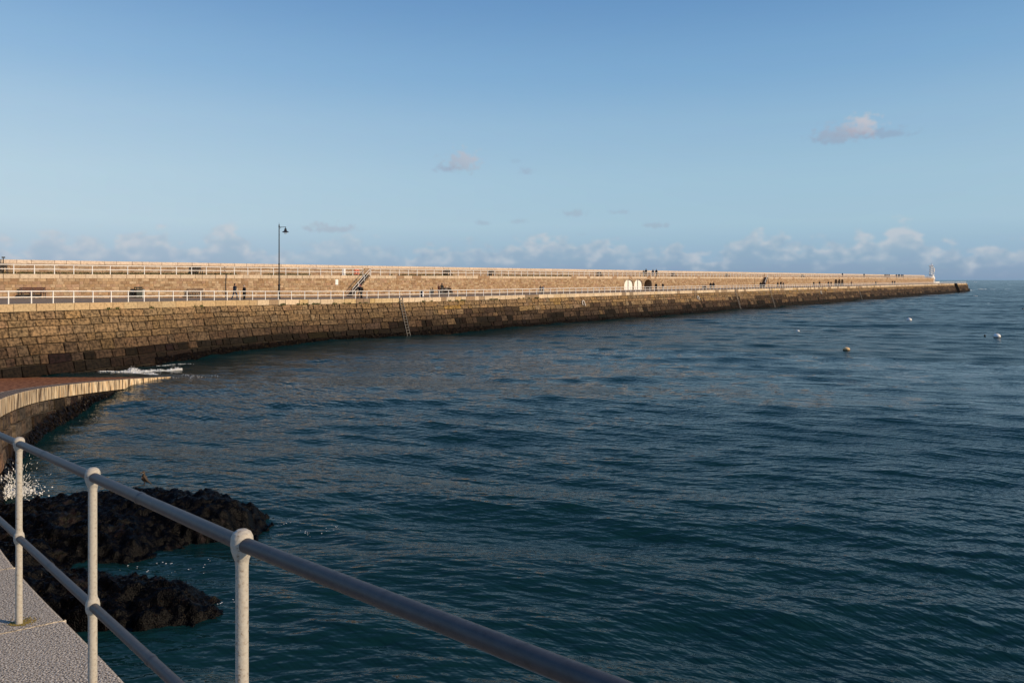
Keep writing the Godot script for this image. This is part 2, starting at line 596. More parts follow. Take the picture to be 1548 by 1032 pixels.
func make_sea() -> void:
	var colour := col(0.0034, 0.0232, 0.0268)
	var m := mat("sea_water", colour, 0.06)
	m.metallic_specular = 0.18
	m.normal_enabled = true
	m.normal_texture = ripple_map()
	m.normal_scale = 1.0
	var rads := PackedFloat32Array()
	var q := 10.0
	while q < 80.0:
		rads.append(q)
		q += clampf(q * q / (761.0 * EYE) * 1.2, 0.03, 0.62)
	rads.append(80.0)
	var sea := Node3D.new()
	sea.name = "sea"
	add_child(sea)
	tag(sea, "dark teal sea with small wind waves filling the bay", "sea", "", "structure")
	obj("water", sea_mesh(fan(0.08), rads, m, true), sea)
	# farther out the waves themselves are kept and the ripples become roughness
	var m2 := mat("sea_water_far", colour, 0.15)
	m2.normal_enabled = true
	m2.normal_texture = m.normal_texture
	m2.normal_scale = 1.0
	m2.metallic_specular = 0.135
	rads = PackedFloat32Array()
	q = 80.0
	while q < 14000.0:
		rads.append(q)
		q += clampf(q * (0.0028 if q < 1500.0 else 0.006), 0.62, 40.0) if q < 7000.0 else q * 0.12
	obj("water", sea_mesh(fan(0.16), rads, m2, true), sea)

# ---------------------------------------------------------------- breakwater
var fp_p := PackedVector2Array()
var fp_y := PackedFloat32Array()
var fp_l := PackedFloat32Array()

func make_front_path() -> void:
	# front edge of the lower promenade: curved round the head of the slip, then dead straight
	var pts := [[-45.0, 30.0, 5.80], [-42.0, 40.0, 5.75], [-39.6, 48.5, 5.70], [-37.2, 57.0, 5.66], [-34.0, 67.0, 5.50], [-31.0, 77.0, 5.34], [-26.6, 87.0, 5.16], [-19.4, 96.3, 5.02], [-10.05, 108.0, LOW], [8.94, 131.22, LOW], [27.9, 154.4, LOW]]
	var sm := []
	for i in range(1, pts.size() - 2):
		for k in 8:
			var t := k / 8.0
			var o := []
			for d in 3:
				var p0: float = pts[i - 1][d]
				var p1: float = pts[i][d]
				var p2: float = pts[i + 1][d]
				var p3: float = pts[i + 2][d]
				o.append(0.5 * (2.0 * p1 + (p2 - p0) * t + (2.0 * p0 - 5.0 * p1 + 4.0 * p2 - p3) * t * t + (3.0 * p1 - p0 - 3.0 * p2 + p3) * t * t * t))
			sm.append(o)
	sm.append([8.94, 131.22, LOW])
	var e := A0 + U * S_END
	sm.append([e.x, e.y, LOW])
	var l := 0.0
	for i in sm.size():
		var q := Vector2(sm[i][0], sm[i][1])
		if i > 0:
			l += q.distance_to(fp_p[i - 1])
		fp_p.append(q)
		fp_y.append(sm[i][2])
		fp_l.append(l)

func fp(l: float) -> Array:
	# [point, tangent, seaward normal, coping height] at the distance l along the front edge
	var lo := 0
	var hi := fp_l.size() - 2
	while lo < hi:
		var mid := (lo + hi + 1) / 2
		if fp_l[mid] <= l: lo = mid
		else: hi = mid - 1
	var t := (l - fp_l[lo]) / (fp_l[lo + 1] - fp_l[lo])
	var a := fp_p[lo]
	var b := fp_p[lo + 1]
	var tan := (b - a).normalized()
	# a smoother tangent on the bend
	if lo + 2 < fp_p.size() and lo > 0:
		var t0 := (fp_p[lo + 1] - fp_p[lo - 1]).normalized()
		var t1 := (fp_p[lo + 2] - fp_p[lo]).normalized()
		if fp_l[lo + 1] - fp_l[lo] < 5.0:
			tan = t0.lerp(t1, t).normalized()
	return [a.lerp(b, t), tan, Vector2(tan.y, -tan.x), lerpf(fp_y[lo], fp_y[lo + 1], t)]

func fl_of_s(s: float) -> float:
	# distance along the front edge of the point abreast of s on the straight pier
	var lo := 0.0
	var hi := fp_l[-1]
	for k in 30:
		var mid := (lo + hi) * 0.5
		var q: Vector2 = fp(mid)[0]
		if (q - A0).dot(U) < s: lo = mid
		else: hi = mid
	return lo

func low_y(s: float) -> float:
	return fp(fl_of_s(s))[3]

func front_at(px: float, w: float) -> Array:
	# the point of the lower promenade, w metres behind its front edge, that lies in the photograph's column px: [point, l]
	var c := (px - 774.0) / 1150.0
	var l0 := 0.0
	var step := 0.5
	var last := 1e9
	var l := 0.0
	while l < fp_l[-1]:
		var q: Array = fp(l)
		var p: Vector2 = q[0] - q[2] * w
		var d: float = p.x - c * p.y
		if d >= 0.0 and last < 0.0:
			return [p, l, q[3]]
		last = d
		l += step
	return [fp(fp_l[-1])[0], fp_l[-1], LOW]

func line_at(px: float, w: float) -> float:
	# s of the point on the straight line w behind the front edge that lies in column px
	var c := (px - 774.0) / 1150.0
	var b := A0 + NB * w
	return (b.y * c - b.x) / (U.x - U.y * c)

func back(s: float, w: float, y: float) -> Vector3:
	return P2(A0 + U * s + NB * w, y)

const BATTER := 0.32
const UV3 := Vector3(0.633, 0, -0.774)
const MV3 := Vector3(0.774, 0, 0.633)   # out of the walls, towards the bay

func wall_pt(l: float, y: float, out: float) -> Vector3:
	var q: Array = fp(l)
	var d: float = maxf(q[3] - 0.6 - y, 0.0) * BATTER + out
	return P2(q[0] + q[2] * d, y)

func block(b: MB, c00: Vector3, c10: Vector3, c11: Vector3, c01: Vector3, outv: Vector3, proud: float, sink: float, inset: float, color: Color) -> void:
	# a stone: back corners c00 (bottom left) .. c01, a chamfered front standing proud
	var mid := (c00 + c10 + c11 + c01) * 0.25
	var fr := []
	var bk := []
	for c in [c00, c10, c11, c01]:
		var d: Vector3 = (mid - c).normalized()
		fr.append(c + d * inset * rng.randf_range(0.7, 1.5) + outv * (proud + rng.randf_range(-0.012, 0.012)))
		bk.append(c - outv * sink)
	if proud > 0.0 and inset > 0.04:
		# rough-dressed face: four facets round an off-centre point
		var ctr: Vector3 = (fr[0] + fr[1] + fr[2] + fr[3]) * 0.25
		ctr += (fr[1] - fr[0]) * rng.randf_range(-0.25, 0.25) + (fr[3] - fr[0]) * rng.randf_range(-0.2, 0.2) + outv * rng.randf_range(-0.02, 0.05)
		for k in 4:
			var k2 := (k + 1) % 4
			var nn: Vector3 = (fr[k2] - fr[k]).cross(ctr - fr[k]).normalized()
			if nn.dot(outv) < 0.0: b.tri(fr[k], ctr, fr[k2], -nn, -nn, -nn, color)
			else: b.tri(fr[k], fr[k2], ctr, nn, nn, nn, color)
	else:
		b.quad(fr[0], fr[1], fr[2], fr[3], outv, color)
	for k in 4:
		var k2 := (k + 1) % 4
		var em: Vector3 = (fr[k] + fr[k2]) * 0.5
		b.quad(bk[k], bk[k2], fr[k2], fr[k], (em - mid) + outv * 0.2 * (em - mid).length(), color)

const STONES := [Color(0.30, 0.203, 0.12), Color(0.26, 0.172, 0.098), Color(0.255, 0.187, 0.122), Color(0.29, 0.19, 0.127), Color(0.325, 0.216, 0.11), Color(0.225, 0.155, 0.098), Color(0.32, 0.235, 0.15)]

func wall_colour(l: float, hw: float) -> Color:
	# hw: height over the water. Above the tide line bare granite; below it stained dark by algae; weed at the bottom
	var base: Color = vary(STONES[rng.randi() % STONES.size()], 0.26)
	base = base.lerp(Color(0.34, 0.225, 0.095), 0.25)
	var patch := noise.get_noise_2d(l * 2.0, hw * 9.0)
	var tide := 2.75 + 0.7 * patch + smoothstep(150.0, 420.0, l) * 0.9
	if hw < 1.35 + 0.6 * noise.get_noise_2d(l * 4.0, 90.0) + rng.randf_range(-0.15, 0.15):
		return vary(Color(0.017, 0.012, 0.008), 0.3)
	var stain := vary(Color(0.080, 0.053, 0.034), 0.25)
	if l < 75.0:
		# in the bend the stain thins out stone by stone towards the top
		var share := clampf((4.3 - hw) / 2.6 + 0.5 * patch + rng.randf_range(-0.1, 0.1), 0.0, 1.0)
		base = base.lerp(Color(0.30, 0.205, 0.105), 0.3)
		return base.lerp(stain, share)
	if hw < tide + rng.randf_range(-0.2, 0.2):
		return stain if rng.randf() > 0.15 else base.lerp(stain, 0.6)
	# ochre lichen on some of the upper stones
	var lich := noise.get_noise_2d(l * 1.6 + 300.0, 40.0)
	if (lich > 0.2 and rng.randf() < 0.2) or (l > lich0 and l < lich1 and rng.randf() < 0.5):
		base = base.lerp(Color(0.40, 0.24, 0.05), rng.randf_range(0.2, 0.6))
	return base

func make_sea_wall() -> void:
	var wall := thing("sea_wall", "long battered wall of big brown granite blocks rising from the sea", "wall")
	var total := fp_l[-1]
	var l_vis := 4.0
	# core behind the stones: the dark of the open joints
	var core := MB.new()
	var l := 0.0
	while l < total - 0.01:
		var l2 := minf(l + (2.0 if l < 140.0 else 20.0), total)
		if l < fl_cut0: l2 = minf(l2, fl_cut0)
		elif l < fl_cut1:
			l = fl_cut1
			continue
		var y1: float = fp(l)[3] - 0.05
		var y2: float = fp(l2)[3] - 0.05
		core.quad(wall_pt(l, -1.5, -0.12), wall_pt(l2, -1.5, -0.12), wall_pt(l2, y2 - 0.55, -0.12), wall_pt(l, y1 - 0.55, -0.12), P2(fp(l)[2], 0.3), Color.WHITE)
		core.quad(wall_pt(l, y1 - 0.55, -0.12), wall_pt(l2, y2 - 0.55, -0.12), wall_pt(l2, y2, -0.12), wall_pt(l, y1, -0.12), P2(fp(l)[2], 0.0), Color.WHITE)
		l = l2
	# the closed end of the pier head
	var q: Array = fp(total)
	var e0: Vector2 = q[0]
	core.quad(wall_pt(total, -1.5, -0.1), P2(e0 + NB * 22.0, -1.5), P2(e0 + NB * 20.0, LOW - 0.05), P2(e0 + NB * 0.1, LOW - 0.05), P2(U, 0), Color.WHITE)
	build("wall_core", core, M.mortar_dark, wall)
	# courses of stones
	var heights := [0.64, 0.52, 0.74, 0.58, 0.82, 0.66, 0.88, 0.74, 0.85]
	var list := []
	var top := 0.6
	for ci in heights.size():
		var hgt: float = heights[ci]
		var pos := l_vis + rng.randf_range(0.0, 1.0)
		while pos < total:
			var len := rng.randf_range(0.55, 1.45) + (rng.randf_range(0.4, 1.5) if rng.randf() < 0.33 else 0.0)
			if pos > 250.0:
				len *= 1.35
			var pe := minf(pos + len, total)
			var ycop: float = fp((pos + pe) * 0.5)[3]
			if pos < fl_cut0 and pe > fl_cut0: pe = fl_cut0
			if ycop - top > -0.5 and not (pos >= fl_cut0 - 0.01 and pos < fl_cut1):
				list.append([pos, pe, top, hgt])
			pos = pe
		top += hgt
	var far := MB.new()
	list.sort_custom(func(a, b): return a[0] < b[0])
	var count := 0
	for it in list:
		var a: float = it[0] + rng.randf_range(0.008, 0.026)
		var b2: float = it[1] - rng.randf_range(0.008, 0.026)
		var wav0 := 0.11 * noise.get_noise_2d(a * 6.0, it[2] * 90.0)
		var wav1 := 0.11 * noise.get_noise_2d(b2 * 6.0, it[2] * 90.0)
		var wbv0 := 0.11 * noise.get_noise_2d(a * 6.0, (it[2] + it[3]) * 90.0)
		var wbv1 := 0.11 * noise.get_noise_2d(b2 * 6.0, (it[2] + it[3]) * 90.0)
		var ya: float = fp(a)[3]
		var yb: float = fp(b2)[3]
		var hw: float = (ya + yb) * 0.5 - it[2] - it[3] * 0.5
		var lean := rng.randf_range(-0.07, 0.07)
		var c00 := wall_pt(a + lean, ya - it[2] - it[3] + wbv0 + 0.014, 0.0)
		var c10 := wall_pt(b2 + lean, yb - it[2] - it[3] + wbv1 + 0.014, 0.0)
		var c11 := wall_pt(b2 - lean, yb - it[2] + wav1 - 0.014, 0.0)
		var c01 := wall_pt(a - lean, ya - it[2] + wav0 - 0.014, 0.0)
		var m2: Vector2 = fp(a)[2]
		var outv := Vector3(m2.x, BATTER, -m2.y).normalized()
		var cc := wall_colour(a, hw)
		var proud := rng.randf_range(0.01, 0.075)
		if count < 298 and hw > -0.1 and it[0] < 88.0:
			var sb := MB.new()
			block(sb, c00, c10, c11, c01, outv, proud, 0.12, 0.043, cc)
			build("stone", sb, M.stone, wall)
			count += 1
		else:
			block(far, c00, c10, c11, c01, outv, proud, 0.12, 0.041, cc)
	tag(build("stone_courses", far, M.stone, wall), "", "", "", "stuff")
	# coping blocks along the edge of the promenade
	var cfar := MB.new()
	var pos := l_vis - 4.0
	var nc := 0
	while pos < total:
		var pe := minf(pos + rng.randf_range(0.8, 2.0), total)
		if pos < fl_cut0 and pe > fl_cut0: pe = fl_cut0
		if pos >= fl_cut0 - 0.01 and pos < fl_cut1:
			pos = fl_cut1
			continue
		var a := pos + 0.013
		var b2 := pe - 0.013
		var qa: Array = fp(a)
		var qb: Array = fp(b2)
		var pale := vary(Color(0.68, 0.55, 0.39), 0.1)
		var lich := noise.get_noise_2d(a * 1.6 + 300.0, 40.0)
		if pos < 46.0:
			pale = vary(Color(0.50, 0.37, 0.215), 0.14)
		elif (lich > 0.2 and rng.randf() < 0.3) or (pos > lich0 and pos < lich1 and rng.randf() < 0.5):
			pale = pale.lerp(Color(0.45, 0.29, 0.06), rng.randf_range(0.2, 0.55))
		elif rng.randf() < 0.2:
			pale = vary(Color(0.34, 0.25, 0.165), 0.15)
		var cb := MB.new() if nc < 110 else cfar
		var ov := rng.randf_range(0.035, 0.06)
		var y0: float = qa[3]
		var y1: float = qb[3]
		var c00 := P2(qa[0], y0 - 0.6 + 0.01)
		var c10 := P2(qb[0], y1 - 0.6 + 0.01)
		var c11 := P2(qb[0], y1)
		var c01 := P2(qa[0], y0)
		block(cb, c00, c10, c11, c01, P2(qa[2], 0).normalized(), ov, 0.0, 0.02, pale)
		# top of the block
		cb.quad(c01, c11, P2(qb[0] - qb[2] * 0.75, y1), P2(qa[0] - qa[2] * 0.75, y0), Vector3.UP, pale)
		if nc < 110:
			build("coping_stone", cb, M.dressed_stone, wall)
		nc += 1
		pos = pe
	tag(build("coping_course", cfar, M.dressed_stone, wall), "", "", "", "stuff")
	# tufts of green in the joint under the coping, and a fringe of weed at the water
	var leaf := MB.new()
	leaf.quad(Vector3(-0.02, 0, 0), Vector3(0.02, 0, 0), Vector3(0.012, 0.12, 0.03), Vector3(-0.012, 0.12, 0.03), Vector3(0, 0, 1), Color.WHITE)
	leaf.quad(Vector3(-0.012, 0.12, 0.03), Vector3(0.012, 0.12, 0.03), Vector3(0.002, 0.17, 0.10), Vector3(-0.002, 0.17, 0.10), Vector3(0, 0.5, 1), Color.WHITE)
	var xf := []
	for k in 90:
		var lc := rng.randf_range(18.0, 100.0)
		if noise.get_noise_2d(lc * 5.0, 77.0) < 0.02:
			continue
		for t in 36:
			var ll := lc + rng.randfn(0.0, 0.16)
			var qq: Array = fp(ll)
			var an := atan2(qq[2].x, -qq[2].y) + rng.randf_range(-1.2, 1.2)
			var bs := Basis(Vector3.UP, an).scaled(Vector3.ONE * rng.randf_range(0.5, 1.5))
			xf.append([Transform3D(bs, P2(qq[0] + qq[2] * 0.06, qq[3] - 0.62 + rng.randf_range(-0.03, 0.03))), vary(Color(0.07, 0.085, 0.02), 0.4)])
	tag(scatter("moss_tufts", leaf.mesh(M.grass_leaf), xf, wall), "", "", "", "stuff")
	var strap := frond_mesh()
	xf = []
	for k in 26000:
		var lc := 30.0 + 170.0 * pow(rng.randf(), 1.5)
		var hh := rng.randf_range(-0.1, 0.62) + 0.3 * noise.get_noise_2d(lc * 3.0, 5.0)
		if rng.randf() < (hh - 0.25) * 1.3:
			continue
		var qq: Array = fp(lc)
		var an := atan2(qq[2].x, -qq[2].y) + rng.randf_range(-0.8, 0.8)
		var bs := Basis(Vector3.UP, an) * Basis(Vector3.RIGHT, rng.randf_range(1.5, 2.6))
		xf.append([Transform3D(bs.scaled(Vector3.ONE * rng.randf_range(0.7, 1.5)), wall_pt(lc, hh, 0.07)), weed_colour()])
	tag(scatter("weed_fringe", strap, xf, wall), "", "", "", "stuff")

func weed_colour() -> Color:
	var r := rng.randf()
	var c := Color(0.003, 0.0021, 0.0014)
	if r < 0.25: c = Color(0.006, 0.0038, 0.0022)
	elif r < 0.30: c = Color(0.028, 0.018, 0.008)
	elif r < 0.42: c = Color(0.009, 0.0045, 0.003)
	return vary(c, 0.35)

func frond_mesh() -> ArrayMesh:
	# a strap of bladder weed, 0.2 m long, curving over
	var b := MB.new()
	var pts := [Vector3(0, 0, 0), Vector3(0.004, 0.07, 0.015), Vector3(-0.004, 0.13, 0.05), Vector3(0.01, 0.165, 0.105)]
	var wd := [0.008, 0.017, 0.02, 0.006]
	for i in 3:
		b.quad(pts[i] - Vector3(wd[i], 0, 0), pts[i] + Vector3(wd[i], 0, 0), pts[i + 1] + Vector3(wd[i + 1], 0, 0), pts[i + 1] - Vector3(wd[i + 1], 0, 0), Vector3(0, 0.3, 1), Color.WHITE)
	return b.mesh(M.weed)

func scatter(called: String, mesh: Mesh, xf: Array, parent: Node3D = null) -> MultiMeshInstance3D:
	var mm := MultiMesh.new()
	mm.transform_format = MultiMesh.TRANSFORM_3D
	mm.use_colors = true
	mm.mesh = mesh
	mm.instance_count = xf.size()
	for i in xf.size():
		mm.set_instance_transform(i, xf[i][0])
		mm.set_instance_color(i, xf[i][1])
	var o := MultiMeshInstance3D.new()
	o.multimesh = mm
	o.name = called if parent else numbered(called)
	(parent if parent else self).add_child(o, true)
	return o

const VAULTS := [[944.0, 957.5, true], [959.0, 971.5, true], [974.0, 985.5, false], [1262.0, 1266.2, false], [1267.2, 1271.0, false], [1272.0, 1275.4, false]]
var vaults := []   # [s centre, half width, spring height, top height, has doors]

func in_vault(s: float, y: float, margin: float) -> bool:
	for v in vaults:
		var d := absf(s - v[0])
		if d < v[1] + margin:
			var t: float = d / (v[1] + margin)
			if y < v[2] + (v[3] + margin - v[2]) * sqrt(maxf(0.0, 1.0 - t * t)):
				return true
	return false

func vault_y(v: Array, t: float) -> float:
	return v[2] + (v[3] - v[2]) * sqrt(maxf(0.0, 1.0 - t * t))

func small_stones(b: MB, s0: float, s1: float, w: float, y_low: Callable, y_top: float, ch: float, lmin: float, lmax: float, pal: Array, amount: float) -> void:
	var y := y_top
	var row := 0
	while y > LOW - 0.3:
		var h := ch * rng.randf_range(0.85, 1.2)
		var s := s0 + rng.randf_range(0.0, lmax)
		while s < s1:
			var e := s + rng.randf_range(lmin, lmax) * (1.0 if s < 140.0 else 1.7)
			var cy := y - h * 0.5
			var floor_y: float = y_low.call((s + e) * 0.5)
			if cy > floor_y - 0.25 and not in_vault((s + e) * 0.5, cy, 0.36):
				var drop := rng.randf_range(-0.01, 0.01)
				block(b, back(s + 0.012, w, y - h + 0.012), back(e - 0.012, w, y - h + 0.012), back(e - 0.012, w, y - 0.012 + drop), back(s + 0.012, w, y - 0.012 + drop), MV3, rng.randf_range(0.012, 0.035), 0.03, 0.012, vary(pal[rng.randi() % pal.size()], amount))
			s = e
		y -= h
		row += 1
		if y < LOW - 0.2 and y_low.call(0.0) > y + h:
			break

func make_upper() -> void:
	for d in VAULTS:
		var a := line_at(d[0], 12.0)
		var b := line_at(d[1], 12.0)
		vaults.append([(a + b) * 0.5, (b - a) * 0.5, LOW + 1.35, LOW + 2.45, d[2]])
	# lower promenade
	var pr := MB.new()
	var s := -78.0
	var prev := []
	while true:
		var l := fl_of_s(s)
		var q: Array = fp(l)
		var front: Vector2 = q[0] - q[2] * 0.74
		var cur := [P2(front, q[3] - 0.004), back(s, 12.3, q[3] + 0.05)]
		if s < -70.0: cur[0] = back(s, 12.3 - 40.0, q[3])
		if prev.size():
			pr.quad(prev[0], cur[0], cur[1], prev[1], Vector3.UP, Color.WHITE)
		prev = cur
		if s >= S_END - 0.1: break
		s = minf(s + (2.0 if s < 20.0 else 15.0), S_END)
	# pavement on the pier head beyond the end of the upper wall
	pr.quad(back(S_UP - 2.0, 12.2, LOW + 0.05), back(S_END, 12.2, LOW + 0.05), back(S_END, 20.0, LOW + 0.05), back(S_UP - 2.0, 20.0, LOW + 0.05), Vector3.UP, Color.WHITE)
	tag(build("promenade", pr, M.asphalt), "grey brown paved promenade along the lower level of the pier", "pavement", "", "structure")

	# retaining wall between the two levels
	var wall := thing("retaining_wall", "tan coursed stone wall between lower promenade and upper walkway", "wall")
	var core := MB.new()
	var cuts := []
	for v in vaults: cuts.append([v[0] - v[1], v[0] + v[1], v])
	var at := -78.0
	var yt := UPP - 0.02
	for c in cuts:
		core.quad(back(at, 12.0, LOW - 0.6), back(c[0], 12.0, LOW - 0.6), back(c[0], 12.0, yt), back(at, 12.0, yt), MV3, Color.WHITE)
		var v: Array = c[2]
		var lining := MB.new()
		var tan_stone := Color(0.45, 0.32, 0.205)
		for k in 16:
			var t0 := -1.0 + k / 8.0
			var t1 := -1.0 + (k + 1) / 8.0
			var sa: float = v[0] + v[1] * t0
			var sb: float = v[0] + v[1] * t1
			core.quad(back(sa, 12.0, vault_y(v, t0)), back(sb, 12.0, vault_y(v, t1)), back(sb, 12.0, yt), back(sa, 12.0, yt), MV3, Color.WHITE)
			# barrel of the vault running back into the wall
			lining.quad(back(sa, 12.0, vault_y(v, t0)), back(sb, 12.0, vault_y(v, t1)), back(sb, 15.0, vault_y(v, t1)), back(sa, 15.0, vault_y(v, t0)), Vector3.DOWN, tan_stone)
		for sd in [-1.0, 1.0]:
			lining.quad(back(v[0] + v[1] * sd, 12.0, LOW - 0.2), back(v[0] + v[1] * sd, 15.0, LOW - 0.2), back(v[0] + v[1] * sd, 15.0, v[2]), back(v[0] + v[1] * sd, 12.0, v[2]), -UV3 * sd, tan_stone)
		lining.quad(back(v[0] - v[1], 15.0, LOW - 0.2), back(v[0] + v[1], 15.0, LOW - 0.2), back(v[0] + v[1], 15.0, yt - 0.3), back(v[0] - v[1], 15.0, yt - 0.3), MV3, tan_stone)
		at = c[1]
		build("vault_lining", lining, M.dressed_stone, wall)
	core.quad(back(at, 12.0, LOW - 0.6), back(S_UP, 12.0, LOW - 0.6), back(S_UP, 12.0, yt), back(at, 12.0, yt), MV3, Color.WHITE)
	core.quad(back(S_UP, 12.0, LOW - 0.6), back(S_UP, 18.0, LOW - 0.6), back(S_UP, 18.0, yt), back(S_UP, 12.0, yt), UV3, Color.WHITE)
	build("wall_core", core, M.mortar_tan, wall)
	var pal := [Color(0.47, 0.335, 0.21), Color(0.52, 0.38, 0.24), Color(0.43, 0.29, 0.17), Color(0.45, 0.30, 0.20), Color(0.36, 0.235, 0.14), Color(0.56, 0.42, 0.28)]
	var ss := MB.new()
	small_stones(ss, -76.0, S_UP, 12.0, low_y, UPP - 0.46, 0.27, 0.28, 0.85, pal, 0.13)
	tag(build("stone_courses", ss, M.small_stone, wall), "", "", "", "stuff")
	# dressed stones round each arch
	for v in vaults:
		for k in 11:
			var vb := MB.new()
			var t0 := -PI + PI * k / 11.0
			var t1 := -PI + PI * (k + 1) / 11.0
			var pp := []
			for e in [[t0, 0.0], [t1, 0.0], [t1, 0.34], [t0, 0.34]]:
				pp.append(back(v[0] + cos(e[0]) * (v[1] + e[1]), 12.0, v[2] - sin(e[0]) * (v[3] - v[2] + e[1])))
			block(vb, pp[0], pp[1], pp[2], pp[3], MV3, 0.04, 0.1, 0.012, vary(Color(0.50, 0.38, 0.26), 0.1))
			build("arch_stone", vb, M.stone, wall)
		if v[4]:
			# a pair of tall white boarded doors with a dark gap where one stands ajar
			for sd in [-1.0, 1.0]:
				var db := MB.new()
				var n0 := 6
				for k in n0:
					var ta: float = sd * (0.085 + (1.0 - 0.085) * k / n0)
					var tb: float = sd * (0.085 + (1.0 - 0.085) * (k + 1) / n0)
					var sa: float = v[0] + v[1] * ta * 0.985
					var sb: float = v[0] + v[1] * tb * 0.985
					db.quad(back(sa, 12.2 + 0.012 * (k % 2), LOW + 0.06), back(sb, 12.2 + 0.012 * (k % 2), LOW + 0.06), back(sb, 12.2 + 0.012 * (k % 2), vault_y(v, tb * 0.985) - 0.01), back(sa, 12.2 + 0.012 * (k % 2), vault_y(v, ta * 0.985) - 0.01), MV3, Color.WHITE)
					db.quad(back(sa, 12.28, LOW + 0.06), back(sb, 12.28, LOW + 0.06), back(sb, 12.28, vault_y(v, tb * 0.985) - 0.01), back(sa, 12.28, vault_y(v, ta * 0.985) - 0.01), -MV3, Color.WHITE)
				var se: float = v[0] + v[1] * sd * 0.085
				db.quad(back(se, 12.2, LOW + 0.06), back(se, 12.28, LOW + 0.06), back(se, 12.28, LOW + 2.4), back(se, 12.2, LOW + 2.4), -UV3 * sd, Color.WHITE)
				var dn := build("door", db, M.white_wall, wall)
				dn.set_meta("label", "white boarded leaf of an arched vault door")
	# coping of the retaining wall
	var cf := MB.new()
	at = -76.0
	var nc := 0
	while at < S_UP:
		var e := minf(at + rng.randf_range(0.7, 1.9), S_UP)
		var cc := vary(Color(0.62, 0.50, 0.37), 0.09)
		if rng.randf() < 0.1: cc = vary(Color(0.40, 0.27, 0.17), 0.1)
		var cb := MB.new() if (at > -53.0 and nc < 100) else cf
		block(cb, back(at + 0.008, 12.0, UPP - 0.46), back(e - 0.008, 12.0, UPP - 0.46), back(e - 0.008, 12.0, UPP), back(at + 0.008, 12.0, UPP), MV3, 0.07, 0.0, 0.015, cc)
		cb.quad(back(at + 0.008, 12.0, UPP), back(e - 0.008, 12.0, UPP), back(e - 0.008, 12.5, UPP), back(at + 0.008, 12.5, UPP), Vector3.UP, cc)
		if cb != cf:
			build("coping_stone", cb, M.dressed_stone, wall)
			nc += 1
		at = e
	tag(build("coping_course", cf, M.dressed_stone, wall), "", "", "", "stuff")

	# upper walkway
	var uw := MB.new()
	uw.quad(back(-78, 12.48, UPP - 0.01), back(S_UP, 12.48, UPP - 0.01), back(S_UP, 17.0, UPP + 0.02), back(-78, 17.0, UPP + 0.02), Vector3.UP, Color.WHITE)
	tag(build("upper_walkway", uw, M.asphalt), "narrow paved walkway on the upper level of the pier", "pavement", "", "structure")

	# parapet on the weather side
	var pw := thing("parapet_wall", "long parapet of coursed stone under pale coping on the upper walkway", "wall")
	var pc := MB.new()
	pc.quad(back(-78, 16.3, UPP - 0.2), back(S_UP - 4, 16.3, UPP - 0.2), back(S_UP - 4, 16.3, PAR - 0.04), back(-78, 16.3, PAR - 0.04), MV3, Color.WHITE)
	pc.quad(back(-78, 17.7, -1.0), back(S_UP, 17.7, -1.0), back(S_UP - 4, 17.3, PAR - 0.04), back(-78, 17.3, PAR - 0.04), -MV3, Color.WHITE)
	pc.quad(back(S_UP - 4, 16.3, UPP), back(S_UP - 4, 17.3, UPP), back(S_UP - 4, 17.3, PAR - 0.04), back(S_UP - 4, 16.3, PAR - 0.04), UV3, Color.WHITE)
	build("wall_core", pc, M.mortar_tan, pw)
	var ps := MB.new()
	var pal2 := [Color(0.44, 0.33, 0.23), Color(0.40, 0.28, 0.185), Color(0.35, 0.235, 0.155), Color(0.48, 0.37, 0.265)]
	small_stones(ps, -76.0, S_UP - 4.0, 16.3, func(_x): return UPP + 0.1, PAR - 0.40, 0.28, 0.35, 0.95, pal2, 0.12)
	tag(build("stone_courses", ps, M.small_stone, pw), "", "", "", "stuff")
	var pf := MB.new()
	at = -76.0
	nc = 0
	while at < S_UP - 4.0:
		var e := minf(at + rng.randf_range(1.0, 2.6), S_UP - 4.0)
		var cc := vary(Color(0.66, 0.54, 0.43), 0.07)
		var cb := MB.new() if (at > -53.0 and nc < 70) else pf
		block(cb, back(at + 0.008, 16.3, PAR - 0.40), back(e - 0.008, 16.3, PAR - 0.40), back(e - 0.008, 16.3, PAR), back(at + 0.008, 16.3, PAR), MV3, 0.06, 0.0, 0.015, cc)
		cb.quad(back(at + 0.008, 16.3, PAR), back(e - 0.008, 16.3, PAR), back(e - 0.008, 17.35, PAR), back(at + 0.008, 17.35, PAR), Vector3.UP, cc)
		if cb != pf:
			build("coping_stone", cb, M.dressed_stone, pw)
			nc += 1
		at = e
	tag(build("coping_course", pf, M.dressed_stone, pw), "", "", "", "stuff")
	# low weeds along the foot of the parapet
	var leaf := MB.new()
	leaf.quad(Vector3(-0.02, 0, 0), Vector3(0.02, 0, 0), Vector3(0.012, 0.1, 0.03), Vector3(-0.012, 0.1, 0.03), Vector3(0, 0, 1), Color.WHITE)
	leaf.quad(Vector3(-0.012, 0.1, 0.03), Vector3(0.012, 0.1, 0.03), Vector3(0.002, 0.16, 0.08), Vector3(-0.002, 0.16, 0.08), Vector3(0, 0.5, 1), Color.WHITE)
	var xf := []
	for k in 9000:
		var s2 := -52.0 + 110.0 * rng.randf()
		if noise.get_noise_2d(s2 * 2.2, 500.0) < -0.05:
			continue
		var w := 16.25 - absf(rng.randfn(0.0, 0.25))
		xf.append([Transform3D(Basis(Vector3.UP, rng.randf() * TAU).scaled(Vector3.ONE * rng.randf_range(0.8, 2.0)), back(s2, w, UPP)), vary(Color(0.10, 0.095, 0.03), 0.4)])
	var tf := scatter("weed_tufts", leaf.mesh(M.grass_leaf), xf)
	tag(tf, "low green weeds along the foot of the parapet", "weeds", "", "stuff")

